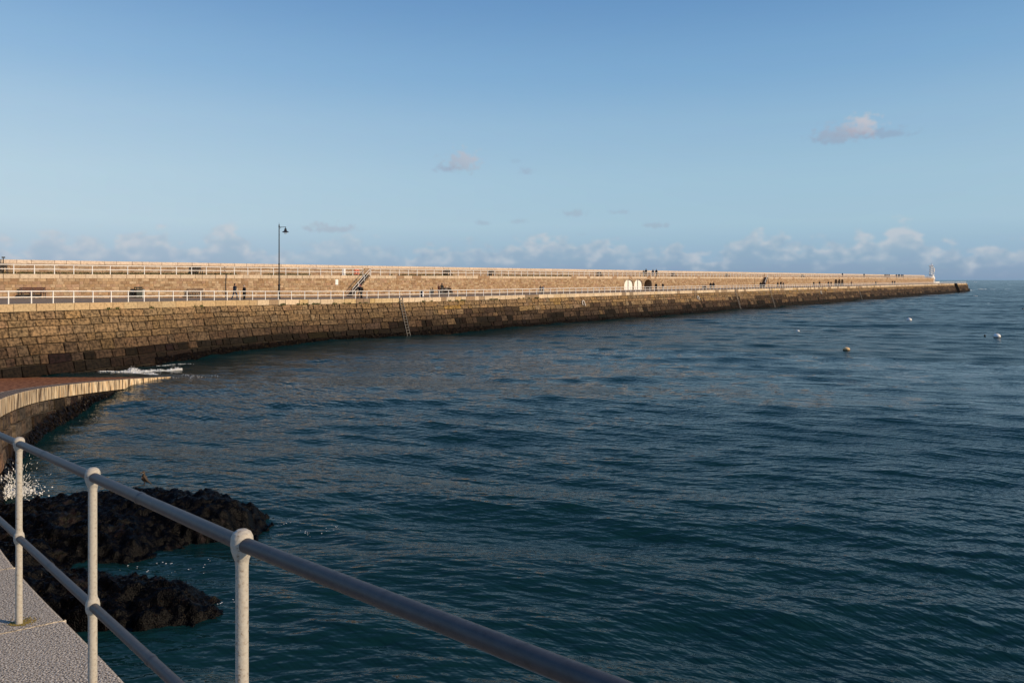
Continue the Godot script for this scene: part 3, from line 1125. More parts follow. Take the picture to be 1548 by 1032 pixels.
func make_railings() -> void:
	# a white two-rail fence; posts every 1.9 m
	var post := MB.new()
	post.tube([Vector3(0, 0, 0), Vector3(0, 0.95, 0)], [0.05, 0.046], 8, Color.WHITE)
	post.ball(Vector3(0, 0.95, 0), 0.065, 0.065, 0.065, 8, Color.WHITE)
	var pm := post.mesh(M.white_paint)
	var fence := thing("promenade_railing", "white two-rail fence along the sea edge of the lower promenade", "railing")
	var total := fp_l[-1]
	var l := 4.0
	var top := []
	var mid := []
	while l < total - 0.4:
		var q: Array = fp(l)
		var at := P2(q[0] - q[2] * 0.3, q[3])
		if not (l > fl_cut0 and l < fl_cut1):
			var o := obj("post", pm, fence)
			o.position = at
		top.append(at + Vector3(0, 0.95, 0))
		mid.append(at + Vector3(0, 0.5, 0))
		l += 1.9
	var tr := MB.new()
	tr.tube(top, filled(top.size(), 0.045), 6, Color.WHITE)
	build("top_rail", tr, M.white_paint, fence)
	var mr := MB.new()
	mr.tube(mid, filled(mid.size(), 0.04), 6, Color.WHITE)
	build("middle_rail", mr, M.white_paint, fence)
	# upper fence, broken at the heads of the two stairs
	var up := thing("walkway_railing", "white two-rail fence along the edge of the upper walkway", "railing")
	for part in [[-74.0, STAIRS[0][0] - 0.15], [STAIRS[0][0] + 1.35, STAIRS[1][0] - 0.15], [STAIRS[1][0] + 1.35, S_UP - 6.0]]:
		var n := int(round((part[1] - part[0]) / 1.9))
		top = []
		mid = []
		for k in n + 1:
			var s: float = lerpf(part[0], part[1], float(k) / n)
			var at := back(s, 12.16, UPP)
			var o := obj("post", pm, up)
			o.position = at
			top.append(at + Vector3(0, 0.95, 0))
			mid.append(at + Vector3(0, 0.5, 0))
		tr = MB.new()
		tr.tube(top, filled(top.size(), 0.045), 6, Color.WHITE)
		build("top_rail", tr, M.white_paint, up)
		mr = MB.new()
		mr.tube(mid, filled(mid.size(), 0.04), 6, Color.WHITE)
		build("middle_rail", mr, M.white_paint, up)

var lich0 := 0.0     # the stretch of wall with most lichen
var lich1 := 0.0
var fl_cut0 := 1e9
var fl_cut1 := 1e9
var STAIRS := []    # [s of the head of the flight, label]

func filled(n: int, r: float) -> Array:
	var a := []
	a.resize(n)
	a.fill(r)
	return a

func make_stairs() -> void:
	# steep flights against the retaining wall, rising to the right, with a rail on the outer side
	for st in STAIRS:
		var n := 15
		var s_top: float = st[0]
		var base := low_y(s_top) + 0.03
		var rise := (UPP - base) / n
		var go := 0.215
		var t := thing("stone_stair", st[1], "stairs", back(s_top, 12.0, base))
		var org := back(s_top, 12.0, base)
		for k in n:
			var b := MB.new()
			var y0 := base + rise * (k + 1)
			var sm: float = s_top - (n - k - 0.5) * go
			b.box(back(sm, 11.35, y0 - rise * 0.55) - org, UV3 * go * 0.62, Vector3(0, rise * 0.55, 0), MV3 * 0.6, vary(Color(0.30, 0.23, 0.165), 0.1), 0.015)
			build("step", b, M.stone, t)
		for w in [10.82, 11.94]:
			var pts := []
			var mids := []
			for k in 4:
				var s: float = lerpf(s_top + 0.05, s_top - n * go + 0.1, k / 3.0)
				var y := lerpf(UPP, base + rise, k / 3.0)
				if w < 11.5:
					var pb := MB.new()
					pb.tube([back(s, w, y - 0.05) - org, back(s, w, y + 0.95) - org], [0.036, 0.036], 6, Color.WHITE)
					build("post", pb, M.white_paint, t)
				pts.append(back(s, w, y + 0.95) - org)
				mids.append(back(s, w, y + 0.48) - org)
			var rb := MB.new()
			if w < 11.5:
				rb.tube(pts, filled(4, 0.036), 6, Color.WHITE)
				build("handrail", rb, M.white_paint, t)
				rb = MB.new()
				rb.tube(mids, filled(4, 0.03), 6, Color.WHITE)
				build("handrail", rb, M.white_paint, t)
			else:
				rb.tube(pts, filled(4, 0.03), 6, Color.WHITE)
				build("wall_handrail", rb, M.black_iron, t)

# ---------------------------------------------------------------- slipway, quay wall, rocks
var g_p := PackedVector2Array()
var g_l := PackedFloat32Array()

func slip_y(f: float) -> float:
	return EYE - 1.6 - 0.1008 * f

func make_slip_path() -> void:
	var pts := [[6.3, -5.3], [4.0, -2.75], [1.5, 0.0], [-1.9, 3.74], [-4.3, 6.38], [-8.4, 11.4], [-12.8, 17.8], [-16.5, 24.0], [-19.5, 29.3], [-22.4, 35.5], [-24.2, 41.0], [-25.4, 46.5], [-26.1, 52.5], [-25.6, 58.6], [-24.0, 63.0], [-22.6, 66.0]]
	var l := 0.0
	for i in range(1, pts.size() - 2):
		for k in 10:
			var t := k / 10.0
			var o := []
			for d in 2:
				var p0: float = pts[i - 1][d]
				var p1: float = pts[i][d]
				var p2: float = pts[i + 1][d]
				var p3: float = pts[i + 2][d]
				o.append(0.5 * (2.0 * p1 + (p2 - p0) * t + (2.0 * p0 - 5.0 * p1 + 4.0 * p2 - p3) * t * t + (3.0 * p1 - p0 - 3.0 * p2 + p3) * t * t * t))
			var q := Vector2(o[0], o[1])
			if g_p.size():
				l += q.distance_to(g_p[-1])
			g_p.append(q)
			g_l.append(l)

func gp(l: float) -> Array:
	# [point, tangent (away from the eye), seaward normal]
	var lo := 0
	var hi := g_l.size() - 2
	while lo < hi:
		var mid := (lo + hi + 1) / 2
		if g_l[mid] <= l: lo = mid
		else: hi = mid - 1
	var t := (l - g_l[lo]) / (g_l[lo + 1] - g_l[lo])
	var tan := (g_p[mini(lo + 2, g_p.size() - 1)] - g_p[maxi(lo - 1, 0)]).normalized()
	return [g_p[lo].lerp(g_p[lo + 1], t), tan, Vector2(tan.y, -tan.x)]

func make_slip() -> void:
	var total := g_l[-1]
	# surface of the slip, from the eye down into the water
	var slip := MB.new()
	var prev := []
	var f := -5.0
	while f <= 66.0:
		# x of the edge at this f
		var xe := 0.0
		for i in g_p.size() - 1:
			if g_p[i].y <= f and g_p[i + 1].y > f:
				xe = lerpf(g_p[i].x, g_p[i + 1].x, (f - g_p[i].y) / (g_p[i + 1].y - g_p[i].y))
		if f < g_p[0].y: xe = g_p[0].x + (g_p[0].y - f)
		if f > g_p[-1].y: xe = g_p[-1].x
		var row := []
		for k in 9:
			var x := lerpf(xe - 0.55, -48.0, k / 8.0)
			row.append(P(x, slip_y(f) - 0.03, f))
		if prev.size():
			for k in 8:
				slip.quad(prev[k], prev[k + 1], row[k + 1], row[k], Vector3.UP, Color(0.35, 0.20, 0.125) if f > 24.0 else Color(0.20, 0.17, 0.145))
		prev = row
		f += 1.0
	var so := build("slipway", slip, M.slip_film)
	tag(so, "sloping slipway coated in red brown weed running down into the sea", "slipway", "", "structure")
	# coping slabs of the slip edge: granite by the railing, limewashed and streaked farther down
	var wall := thing("quay_wall", "curved quay wall with cream streaked coping holding up the slipway", "wall")
	var l := 0.65
	while l < total - 1.0:
		var near: bool = gp(l)[0].y < 20.0
		var len := 1.55 if near else rng.randf_range(1.5, 2.3)
		if not near and l + len > total - 1.0: len = total - 1.0 - l
		if len < 0.3: break
		var b := MB.new()
		var n := 3
		var cc := vary(Color(0.77, 0.72, 0.64), 0.05) if near else vary(Color(0.82, 0.77, 0.66), 0.07)
		var topc := cc if near else vary(Color(0.20, 0.16, 0.125), 0.1)
		var wid := 2.6 if near else 0.75
		for k in n:
			var la := l + 0.008 + (len - 0.016) * k / n
			var lb := l + 0.008 + (len - 0.016) * (k + 1) / n
			var qa: Array = gp(la)
			var qb: Array = gp(lb)
			var pa: Vector2 = qa[0]
			var pb: Vector2 = qb[0]
			var ya := slip_y(pa.y)
			var yb := slip_y(pb.y)
			var r := 0.022
			var na := P2(qa[2], 0)
			# top, worn arris, face
			var ia := P2(pa - qa[2] * wid, slip_y((pa - qa[2] * wid).y))
			var ib := P2(pb - qb[2] * wid, slip_y((pb - qb[2] * wid).y))
			b.quad(P2(pa - qa[2] * r, ya), P2(pb - qb[2] * r, yb), ib, ia, Vector3.UP, topc)
			b.quad(P2(pa - qa[2] * r, ya), P2(pb - qb[2] * r, yb), P2(pb - qb[2] * r * 0.3, yb - r * 0.35), P2(pa - qa[2] * r * 0.3, ya - r * 0.35), Vector3(na.x * 0.5, 1, na.z * 0.5), cc)
			b.quad(P2(pa - qa[2] * r * 0.3, ya - r * 0.35), P2(pb - qb[2] * r * 0.3, yb - r * 0.35), P2(pb, yb - r * 1.2), P2(pa, ya - r * 1.2), Vector3(na.x, 0.5, na.z), cc)
			b.quad(P2(pa, ya - r * 1.2), P2(pb, yb - r * 1.2), P2(pb, yb - 0.64), P2(pa, ya - 0.64), na, cc)
			b.quad(P2(pa, ya - 0.64), P2(pb, yb - 0.64), P2(pb - qb[2] * 0.3, yb - 0.64), P2(pa - qa[2] * 0.3, ya - 0.64), Vector3.DOWN, cc)
			if k == 0:
				b.quad(P2(pa, ya), ia, ia - Vector3(0, 0.3, 0), P2(pa, ya - 0.64), P2(-qa[1], 0), cc)
			if k == n - 1:
				b.quad(P2(pb, yb), ib, ib - Vector3(0, 0.3, 0), P2(pb, yb - 0.64), P2(qb[1], 0), cc)
		if not near:
			# pale mortar line along the back of the coping
			var ea: Array = gp(l)
			var eb: Array = gp(l + len)
			var sa := []
			for e in [[ea, 0.75], [eb, 0.75], [eb, 0.83], [ea, 0.83]]:
				var pp: Vector2 = e[0][0] - e[0][2] * e[1]
				sa.append(P2(pp, slip_y(pp.y) + 0.004))
			b.quad(sa[0], sa[1], sa[2], sa[3], Vector3.UP, Color(0.62, 0.55, 0.46))
		var o := build("coping_slab", b, M.granite if near else M.streaked_stone, wall)
		o.set_meta("label", "speckled grey granite slab" if near else "cream limewashed block streaked with dirt")
		l += len
	# the wall below the coping: dark, weed-covered rough stones
	var core := MB.new()
	l = 0.0
	while l < total - 1.2:
		var l2 := l + 1.0
		var a: Array = gp(l)
		var b2: Array = gp(l2)
		core.quad(P2(a[0] - a[2] * 0.16, slip_y(a[0].y) - 0.5), P2(b2[0] - b2[2] * 0.16, slip_y(b2[0].y) - 0.5), P2(b2[0] + b2[2] * 0.15, -1.5), P2(a[0] + a[2] * 0.15, -1.5), P2(a[2], 0), Color.WHITE)
		l = l2
	build("wall_core", core, M.mortar_dark, wall)
	var y := 0.0
	var ci := 0
	var hidden := MB.new()
	while ci < 11:
		var hgt: float = rng.randf_range(0.5, 0.72)
		l = rng.randf_range(0.0, 1.0)
		while l < total - 1.5:
			var len := rng.randf_range(0.7, 1.9)
			var e := minf(l + len, total - 1.2)
			var q: Array = gp((l + e) * 0.5)
			var ytop: float = slip_y(q[0].y) - 0.66 - y
			var yb := ytop - hgt
			if ytop > -0.4:
				var fo := func(ll: float, yy: float) -> Vector3:
					var g: Array = gp(ll)
					return P2(g[0] - g[2] * 0.09 + g[2] * maxf(0.0, (slip_y(g[0].y) - 0.66 - yy)) * 0.055, yy)
				var j1 := rng.randf_range(-0.06, 0.06)
				var cc := vary(Color(0.115, 0.084, 0.06), 0.3)
				if yb < 0.5 + rng.randf_range(-0.4, 0.4): cc = vary(Color(0.03, 0.02, 0.014), 0.35)
				elif rng.randf() < 0.08: cc = vary(Color(0.22, 0.13, 0.08), 0.2)
				var dy := slip_y(gp(l)[0].y) - slip_y(gp(e)[0].y)
				var vis: bool = q[0].y > 24.0
				var b := MB.new() if vis else hidden
				block(b, fo.call(l + 0.03 + j1, yb + dy * 0.5 + 0.03), fo.call(e - 0.03 - j1, yb - dy * 0.5 + 0.03), fo.call(e - 0.03, ytop - dy * 0.5 - 0.02), fo.call(l + 0.03, ytop + dy * 0.5 - 0.02), P2(q[2], 0.0), rng.randf_range(0.0, 0.13), 0.12, 0.06, cc)
				if vis: build("stone", b, M.stone, wall)
			l = e
		y += hgt
		ci += 1
	tag(build("stone_courses", hidden, M.stone, wall), "", "", "", "stuff")
	# weed hanging on its foot
	var xf := []
	for k in 9000:
		var ll := rng.randf_range(g_l[-1] * 0.42, total - 4.0)
		var g: Array = gp(ll)
		var hh := rng.randf_range(-0.2, 0.75) + 0.3 * noise.get_noise_2d(ll * 9.0, 2.0)
		var yw: float = slip_y(g[0].y) - 0.7
		if hh > yw or rng.randf() < hh * 0.6: continue
		var an := atan2(g[2].x, -g[2].y) + rng.randf_range(-0.9, 0.9)
		var bs := Basis(Vector3.UP, an) * Basis(Vector3.RIGHT, rng.randf_range(1.4, 2.7))
		xf.append([Transform3D(bs.scaled(Vector3.ONE * rng.randf_range(0.7, 1.4)), P2(g[0] + g[2] * (0.02 + (yw - hh) * 0.055), hh)), weed_colour()])
	tag(scatter("weed_fringe", frond_mesh(), xf, wall), "", "", "", "stuff")
func make_near_railing() -> void:
	var fence := thing("quay_railing", "weathered pale posts with grey tube rails at the top of the slipway", "railing")
	var d := Vector2(-0.908, 1.0).normalized()
	var p0 := Vector2(-2.945, 4.54)
	var step := 1.22 * 1.3507
	var tops := []
	var mids := []
	for k in range(-4, 5):
		var q := p0 - d * step * k
		if k == 1 or k == 2: q = p0 - d * 1.3507 * [1.235, 2.41][k - 1]
		if k > 2:
			# the quay bends a little to the right beyond the last post in view
			q = p0 - d * 1.3507 * 2.41 - Vector2(-0.985, 1.0).normalized() * step * (k - 2)
		var y := slip_y(q.y)
		var b := MB.new()
		b.lathe(Vector3.ZERO, [[0.0193, -0.02], [0.0186, 0.2], [0.0180, 0.46], [0.0202, 0.478], [0.0254, 0.487], [0.0287, 0.502], [0.0287, 0.520], [0.0254, 0.536], [0.0202, 0.546], [0.0179, 0.562], [0.0176, 1.01], [0.0193, 1.028], [0.0244, 1.04], [0.0291, 1.056], [0.0315, 1.075], [0.0296, 1.093], [0.0240, 1.105], [0.0141, 1.112], [0.0000, 1.1145]], 28, Color.WHITE)
		var o := build("post", b, M.worn_paint, fence)
		o.position = P2(q, y)
		tops.append(P2(q, y + 1.073))
		mids.append(P2(q, y + 0.511))
	# ochre moss round the foot of one post
	var leaf := MB.new()
	leaf.ball(Vector3.ZERO, 1, 0.5, 1, 6, Color.WHITE)
	var xf := []
	for k in 500:
		var a := rng.randf() * TAU
		var rr := 0.02 + absf(rng.randfn(0.0, 0.03)) * (1.0 + 0.8 * sin(a))
		var r := rng.randf_range(0.002, 0.005)
		var mp := p0 + Vector2(cos(a), sin(a)) * rr
		xf.append([Transform3D(Basis().scaled(Vector3(r, r, r)), P2(mp, slip_y(mp.y) + 0.001)), vary(Color(0.20, 0.15, 0.03), 0.4)])
	tag(scatter("moss", leaf.mesh(M.grass_leaf), xf, fence), "", "", "", "stuff")
	for k in tops.size() - 1:
		# lengths of tube between the posts, with a coupling sleeve on one
		for e in [[tops, 0.0203, "top_rail"], [mids, 0.0185, "middle_rail"]]:
			var a: Vector3 = e[0][k]
			var c: Vector3 = e[0][k + 1]
			var b := MB.new()
			b.tube([a, c], [e[1], e[1]], 28, Color.WHITE)
			var o := build(e[2], b, M.grey_tube, fence)
			if k in [4, 3, 5]:
				var t: float = 0.42 if e[2] == "top_rail" else 0.5
				var s := MB.new()
				var c0 := a.lerp(c, t)
				var dir := (c - a).normalized()
				s.tube([c0 - dir * 0.017, c0 - dir * 0.012, c0 + dir * 0.012, c0 + dir * 0.017], [e[1] + 0.0003, e[1] + 0.0022, e[1] + 0.0022, e[1] + 0.0003], 28, Color.WHITE, false)
				build("coupling", s, M.grey_tube, o)

func rock_height(x: float, f: float, lumps: Array) -> float:
	var h := -1.2
	for q in lumps:
		var dx: float = (x - q[0]) / q[2]
		var df: float = (f - q[1]) / q[3]
		var d := dx * dx + df * df
		var hh: float = q[4] * (1.0 - pow(d, 1.35)) if d < 2.0 else -2.0
		h = maxf(h, hh) + 0.12 * exp(-6.0 * absf(h - hh))
	return h

func make_rock(called: String, label: String, x0: float, x1: float, f0: float, f1: float, lumps: Array, sd: float, fronds: int) -> void:
	var st := 0.055
	var nx := int((x1 - x0) / st) + 1
	var nf := int((f1 - f0) / st) + 1
	var n1 := FastNoiseLite.new()
	n1.seed = int(sd)
	n1.frequency = 0.55
	n1.fractal_octaves = 6
	n1.fractal_gain = 0.55
	var hs := PackedFloat32Array()
	hs.resize(nx * nf)
	for i in nf:
		for j in nx:
			var x := x0 + j * st
			var f := f0 + i * st
			var wx := x + 0.5 * n1.get_noise_2d(x * 1.2, f * 1.2 + 50.0)
			var wf := f + 0.5 * n1.get_noise_2d(x * 1.2 + 90.0, f * 1.2)
			var h := rock_height(wx, wf, lumps)
			if h > -1.15:
				h += 0.5 * (0.33 - absf(n1.get_noise_2d(x * 1.1, f * 1.6))) + 0.13 * n1.get_noise_2d(x * 4.0, f * 4.0) + 0.022 * rng.randf_range(-1, 1)
			hs[i * nx + j] = h
	var o := Vector3((x0 + x1) * 0.5, 0, -(f0 + f1) * 0.5)
	var v := PackedVector3Array()
	var n := PackedVector3Array()
	var c := PackedColorArray()
	var tops := []
	for i in nf:
		for j in nx:
			var h := hs[i * nx + j]
			var hx := hs[i * nx + mini(j + 1, nx - 1)] - hs[i * nx + maxi(j - 1, 0)]
			var hf := hs[mini(i + 1, nf - 1) * nx + j] - hs[maxi(i - 1, 0) * nx + j]
			v.append(Vector3(x0 + j * st, h, -(f0 + i * st)) - o)
			n.append(Vector3(-hx / (2 * st), 1.0, hf / (2 * st)).normalized())
			var bare := n1.get_noise_2d((x0 + j * st) * 1.1 + 200.0, (f0 + i * st) * 1.1)
			c.append(vary(Color(0.012, 0.0105, 0.009) if bare > 0.32 else Color(0.0026, 0.0022, 0.0017), 0.4))
			if h > -0.25:
				tops.append([v[-1], n[-1]])
	var idx := PackedInt32Array()
	for i in nf - 1:
		for j in nx - 1:
			var p := i * nx + j
			if hs[p] < -1.1 and hs[p + nx + 1] < -1.1: continue
			idx.append_array([p, p + nx, p + nx + 1, p, p + nx + 1, p + 1])
	var arr := []
	arr.resize(Mesh.ARRAY_MAX)
	arr[Mesh.ARRAY_VERTEX] = v
	arr[Mesh.ARRAY_NORMAL] = n
	arr[Mesh.ARRAY_COLOR] = c
	arr[Mesh.ARRAY_INDEX] = idx
	var am := ArrayMesh.new()
	am.add_surface_from_arrays(Mesh.PRIMITIVE_TRIANGLES, arr)
	am.surface_set_material(0, M.weed_rock)
	var t := thing(called, label, "rock", o, 0.0, "weed-covered rocks at the foot of the quay")
	obj("rock", am, t)
	var xf := []
	for k in fronds:
		var q: Array = tops[rng.randi() % tops.size()]
		var nn: Vector3 = q[1]
		# hang outward along the fall of the rock
		var down := (Vector3.DOWN + nn * nn.y)
		if down.length() < 0.1: down = Vector3(rng.randf_range(-1, 1), 0, rng.randf_range(-1, 1))
		down = (down.normalized() + Vector3(rng.randf_range(-1, 1), 0, rng.randf_range(-1, 1)) * 0.8).normalized()
		var yy := (down + nn * rng.randf_range(-0.1, 0.25)).normalized()
		var xx := yy.cross(nn).normalized()
		var zz := xx.cross(yy).normalized()
		xf.append([Transform3D(Basis(xx, yy, zz).scaled(Vector3.ONE * rng.randf_range(0.2, 0.42)), q[0] + Vector3(rng.randf_range(-0.03, 0.03), 0.0, rng.randf_range(-0.03, 0.03))), weed_colour()])
	tag(scatter("seaweed", frond_mesh(), xf, t), "", "", "", "stuff")

func make_rocks() -> void:
	make_rock("weedy_rock", "long dark rock under seaweed with the bird on its crest", -19.0, -6.8, 18.4, 27.0,
		[[-11.6, 23.6, 2.9, 1.9, 0.75], [-9.7, 23.4, 1.95, 1.45, 0.74], [-13.6, 22.6, 2.6, 2.6, 0.75], [-12.0, 21.3, 2.2, 1.7, 0.62], [-15.4, 23.4, 2.2, 1.9, 0.25], [-8.85, 23.1, 1.0, 0.95, 0.42], [-16.8, 21.8, 2.0, 2.6, 0.5]], 3, 30000)
	make_rock("weedy_rock", "smaller low rock under seaweed lying in front of the bird's rock", -13.2, -6.2, 14.6, 19.6,
		[[-8.6, 17.4, 1.65, 0.95, 0.42], [-10.4, 17.6, 2.0, 1.25, 0.5], [-11.8, 17.4, 1.6, 1.6, 0.5]], 5, 15000)
	make_rock("weedy_rock", "rough weedy rock against the foot of the quay wall", -16.5, -9.6, 13.2, 21.6,
		[[-13.6, 19.2, 2.0, 2.0, 0.7], [-12.2, 16.2, 1.9, 2.2, 0.6], [-14.6, 20.4, 1.6, 1.5, 0.6]], 9, 13000)

# ---------------------------------------------------------------- people
# a body is a skeleton of tapered bones blended into one surface (surface nets); colour by bone
func body_data(bones: Array, cell: float) -> Dictionary:
	var lo := Vector3.ONE * 1e9
	var hi := Vector3.ONE * -1e9
	for q in bones:
		var r: float = maxf(q[2], q[3]) + cell * 3.0
		for p in [q[0], q[1]]:
			lo = lo.min(p - Vector3.ONE * r)
			hi = hi.max(p + Vector3.ONE * r)
	var nx := int((hi.x - lo.x) / cell) + 2
	var ny := int((hi.y - lo.y) / cell) + 2
	var nz := int((hi.z - lo.z) / cell) + 2
	var D := PackedFloat32Array()
	var I := PackedInt32Array()
	var B := PackedFloat32Array()
	D.resize(nx * ny * nz); D.fill(1.0)
	B.resize(nx * ny * nz); B.fill(1.0)
	I.resize(nx * ny * nz)
	var k := 0.035
	for q in bones:
		var a: Vector3 = q[0]
		var b: Vector3 = q[1]
		var r0: float = q[2]
		var r1: float = q[3]
		var m := maxf(r0, r1) + cell * 3.0
		var l := a.min(b) - Vector3.ONE * m - lo
		var h := a.max(b) + Vector3.ONE * m - lo
		var ab := b - a
		var ll := maxf(ab.length_squared(), 1e-9)
		for z in range(maxi(int(l.z / cell), 0), mini(int(h.z / cell) + 2, nz)):
			for y in range(maxi(int(l.y / cell), 0), mini(int(h.y / cell) + 2, ny)):
				for x in range(maxi(int(l.x / cell), 0), mini(int(h.x / cell) + 2, nx)):
					var p := lo + Vector3(x, y, z) * cell
					var t := clampf((p - a).dot(ab) / ll, 0.0, 1.0)
					var d := (p - a - ab * t).length() - lerpf(r0, r1, t)
					var at := (z * ny + y) * nx + x
					if d < B[at]:
						B[at] = d
						I[at] = q[4]
					var e := D[at]
					var hh := maxf(k - absf(e - d), 0.0) / k
					D[at] = minf(e, d) - hh * hh * k * 0.25
	var v := PackedVector3Array()
	var ids := PackedInt32Array()
	var cellv := PackedInt32Array()
	cellv.resize(nx * ny * nz); cellv.fill(-1)
	var offs := [[0, 0, 0], [1, 0, 0], [0, 1, 0], [1, 1, 0], [0, 0, 1], [1, 0, 1], [0, 1, 1], [1, 1, 1]]
	var edges := [[0, 1], [2, 3], [4, 5], [6, 7], [0, 2], [1, 3], [4, 6], [5, 7], [0, 4], [1, 5], [2, 6], [3, 7]]
	var st := [1, nx, nx * ny]
	var co := PackedInt32Array()
	for o in offs: co.append(o[0] + o[1] * nx + o[2] * nx * ny)
	for z in nz - 1:
		for y in ny - 1:
			for x in nx - 1:
				var at := (z * ny + y) * nx + x
				var c := 0
				for q in 8:
					if D[at + co[q]] < 0.0: c += 1
				if c == 0 or c == 8: continue
				var s := Vector3.ZERO
				var n := 0
				for e in edges:
					var d0 := D[at + co[e[0]]]
					var d1 := D[at + co[e[1]]]
					if (d0 < 0.0) != (d1 < 0.0):
						var t := d0 / (d0 - d1)
						var o0: Array = offs[e[0]]
						var o1: Array = offs[e[1]]
						s += Vector3(lerpf(o0[0], o1[0], t), lerpf(o0[1], o1[1], t), lerpf(o0[2], o1[2], t))
						n += 1
				cellv[at] = v.size()
				v.append(lo + (Vector3(x, y, z) + s / n) * cell)
				var bi := 0
				var bd := 1e9
				for q in 8:
					if B[at + co[q]] < bd:
						bd = B[at + co[q]]
						bi = I[at + co[q]]
				ids.append(bi)
	var idx := PackedInt32Array()
	for z in range(1, nz - 1):
		for y in range(1, ny - 1):
			for x in range(1, nx - 1):
				var at := (z * ny + y) * nx + x
				var ins := D[at] < 0.0
				for ax in 3:
					if (D[at + st[ax]] < 0.0) == ins: continue
					var u: int = st[(ax + 1) % 3]
					var w: int = st[(ax + 2) % 3]
					var q0 := cellv[at - u - w]
					var q1 := cellv[at - w]
					var q2 := cellv[at]
					var q3 := cellv[at - u]
					if q0 < 0 or q1 < 0 or q2 < 0 or q3 < 0: continue
					# counter-clockwise round the axis when inside is behind: stored clockwise for Godot
					if ins: idx.append_array([q0, q2, q1, q0, q3, q2])
					else: idx.append_array([q0, q1, q2, q0, q2, q3])
	var nn := PackedVector3Array()
	nn.resize(v.size())
	for i in range(0, idx.size(), 3):
		var fn := (v[idx[i + 2]] - v[idx[i]]).cross(v[idx[i + 1]] - v[idx[i]])
		for d in 3: nn[idx[i + d]] += fn
	for i in nn.size(): nn[i] = nn[i].normalized()
	return {"v": v, "n": nn, "id": ids, "idx": idx, "hands": [], "head": Vector3.ZERO}

func pose(kind: String) -> Dictionary:
	var b := []
	var hip := 0.93
	var lean := Vector3.ZERO
	if kind == "sit":
		hip = 0.52
	var up := func(x: float, y: float, z: float) -> Vector3: return Vector3(x, y - 0.93 + hip, z + (y - 0.93) * (0.06 if kind == "walk" else 0.0))
	b.append([up.call(-0.07, 0.95, 0), up.call(0.07, 0.95, 0), 0.145, 0.145, 0 if kind == "coat" else 1])
	b.append([up.call(-0.06, 1.12, 0), up.call(0.06, 1.12, 0), 0.15, 0.15, 0])
	b.append([up.call(-0.09, 1.28, 0), up.call(0.09, 1.28, 0), 0.155, 0.155, 0])
	b.append([up.call(-0.17, 1.40, -0.01), up.call(0.17, 1.40, -0.01), 0.092, 0.092, 0])
	b.append([up.call(0, 1.42, 0), up.call(0, 1.53, 0.01), 0.058, 0.055, 2])
	b.append([up.call(0, 1.58, 0.035), up.call(0, 1.66, 0.01), 0.075, 0.095, 2])
	b.append([up.call(0, 1.63, -0.03), up.call(0, 1.69, -0.012), 0.085, 0.092, 3])
	var hands := []
	for s in [-1.0, 1.0]:
		var sw: float = 0.0
		if kind == "walk": sw = 0.22 * s
		var sh: Vector3 = up.call(0.2 * s, 1.40, 0)
		var el: Vector3 = up.call(0.255 * s, 1.13, -0.03 + sw * 0.5)
		var wr: Vector3 = up.call(0.235 * s, 0.90, 0.06 + sw)
		if kind == "sit":
			el = up.call(0.25 * s, 1.14, 0.06)
			wr = Vector3(0.14 * s, hip + 0.14, 0.3)
		if kind == "pocket":
			el = up.call(0.29 * s, 1.14, -0.06)
			wr = up.call(0.19 * s, 0.96, 0.09)
		b.append([sh, el, 0.08, 0.066, 0])
		b.append([el, wr, 0.062, 0.05, 0])
		var hd := (wr - el).normalized()
		b.append([wr, wr + hd * 0.075, 0.034, 0.03, 2])
		hands.append([wr + hd * 0.08, hd, s])
		var hp := Vector3(0.09 * s, hip - 0.01, 0)
		var kn := Vector3(0.10 * s, 0.50, 0.02)
		var an := Vector3(0.10 * s, 0.09, -0.03)
		if kind == "walk":
			kn = Vector3(0.09 * s, 0.50, 0.05 - 0.16 * s)
			an = Vector3(0.09 * s, 0.10 if s < 0 else 0.13, -0.04 - 0.28 * s)
		if kind == "sit":
			kn = Vector3(0.12 * s, hip - 0.02, 0.44)
			an = Vector3(0.12 * s, 0.09, 0.42)
		b.append([hp, kn, 0.102, 0.078, 1])
		b.append([kn, an, 0.076, 0.058, 1])
		b.append([an + Vector3(0, -0.035, -0.04), an + Vector3(0.015 * s, -0.05, 0.15), 0.045, 0.038, 4])
	if kind == "coat":
		b.append([up.call(-0.05, 0.9, 0), Vector3(-0.07, 0.62, 0), 0.14, 0.155, 0])
		b.append([up.call(0.05, 0.9, 0), Vector3(0.07, 0.62, 0), 0.14, 0.155, 0])
	var d := body_data(b, 0.03)
	d.hands = hands
	d.head = up.call(0, 1.62, 0.03)
	return d

var poses := {}

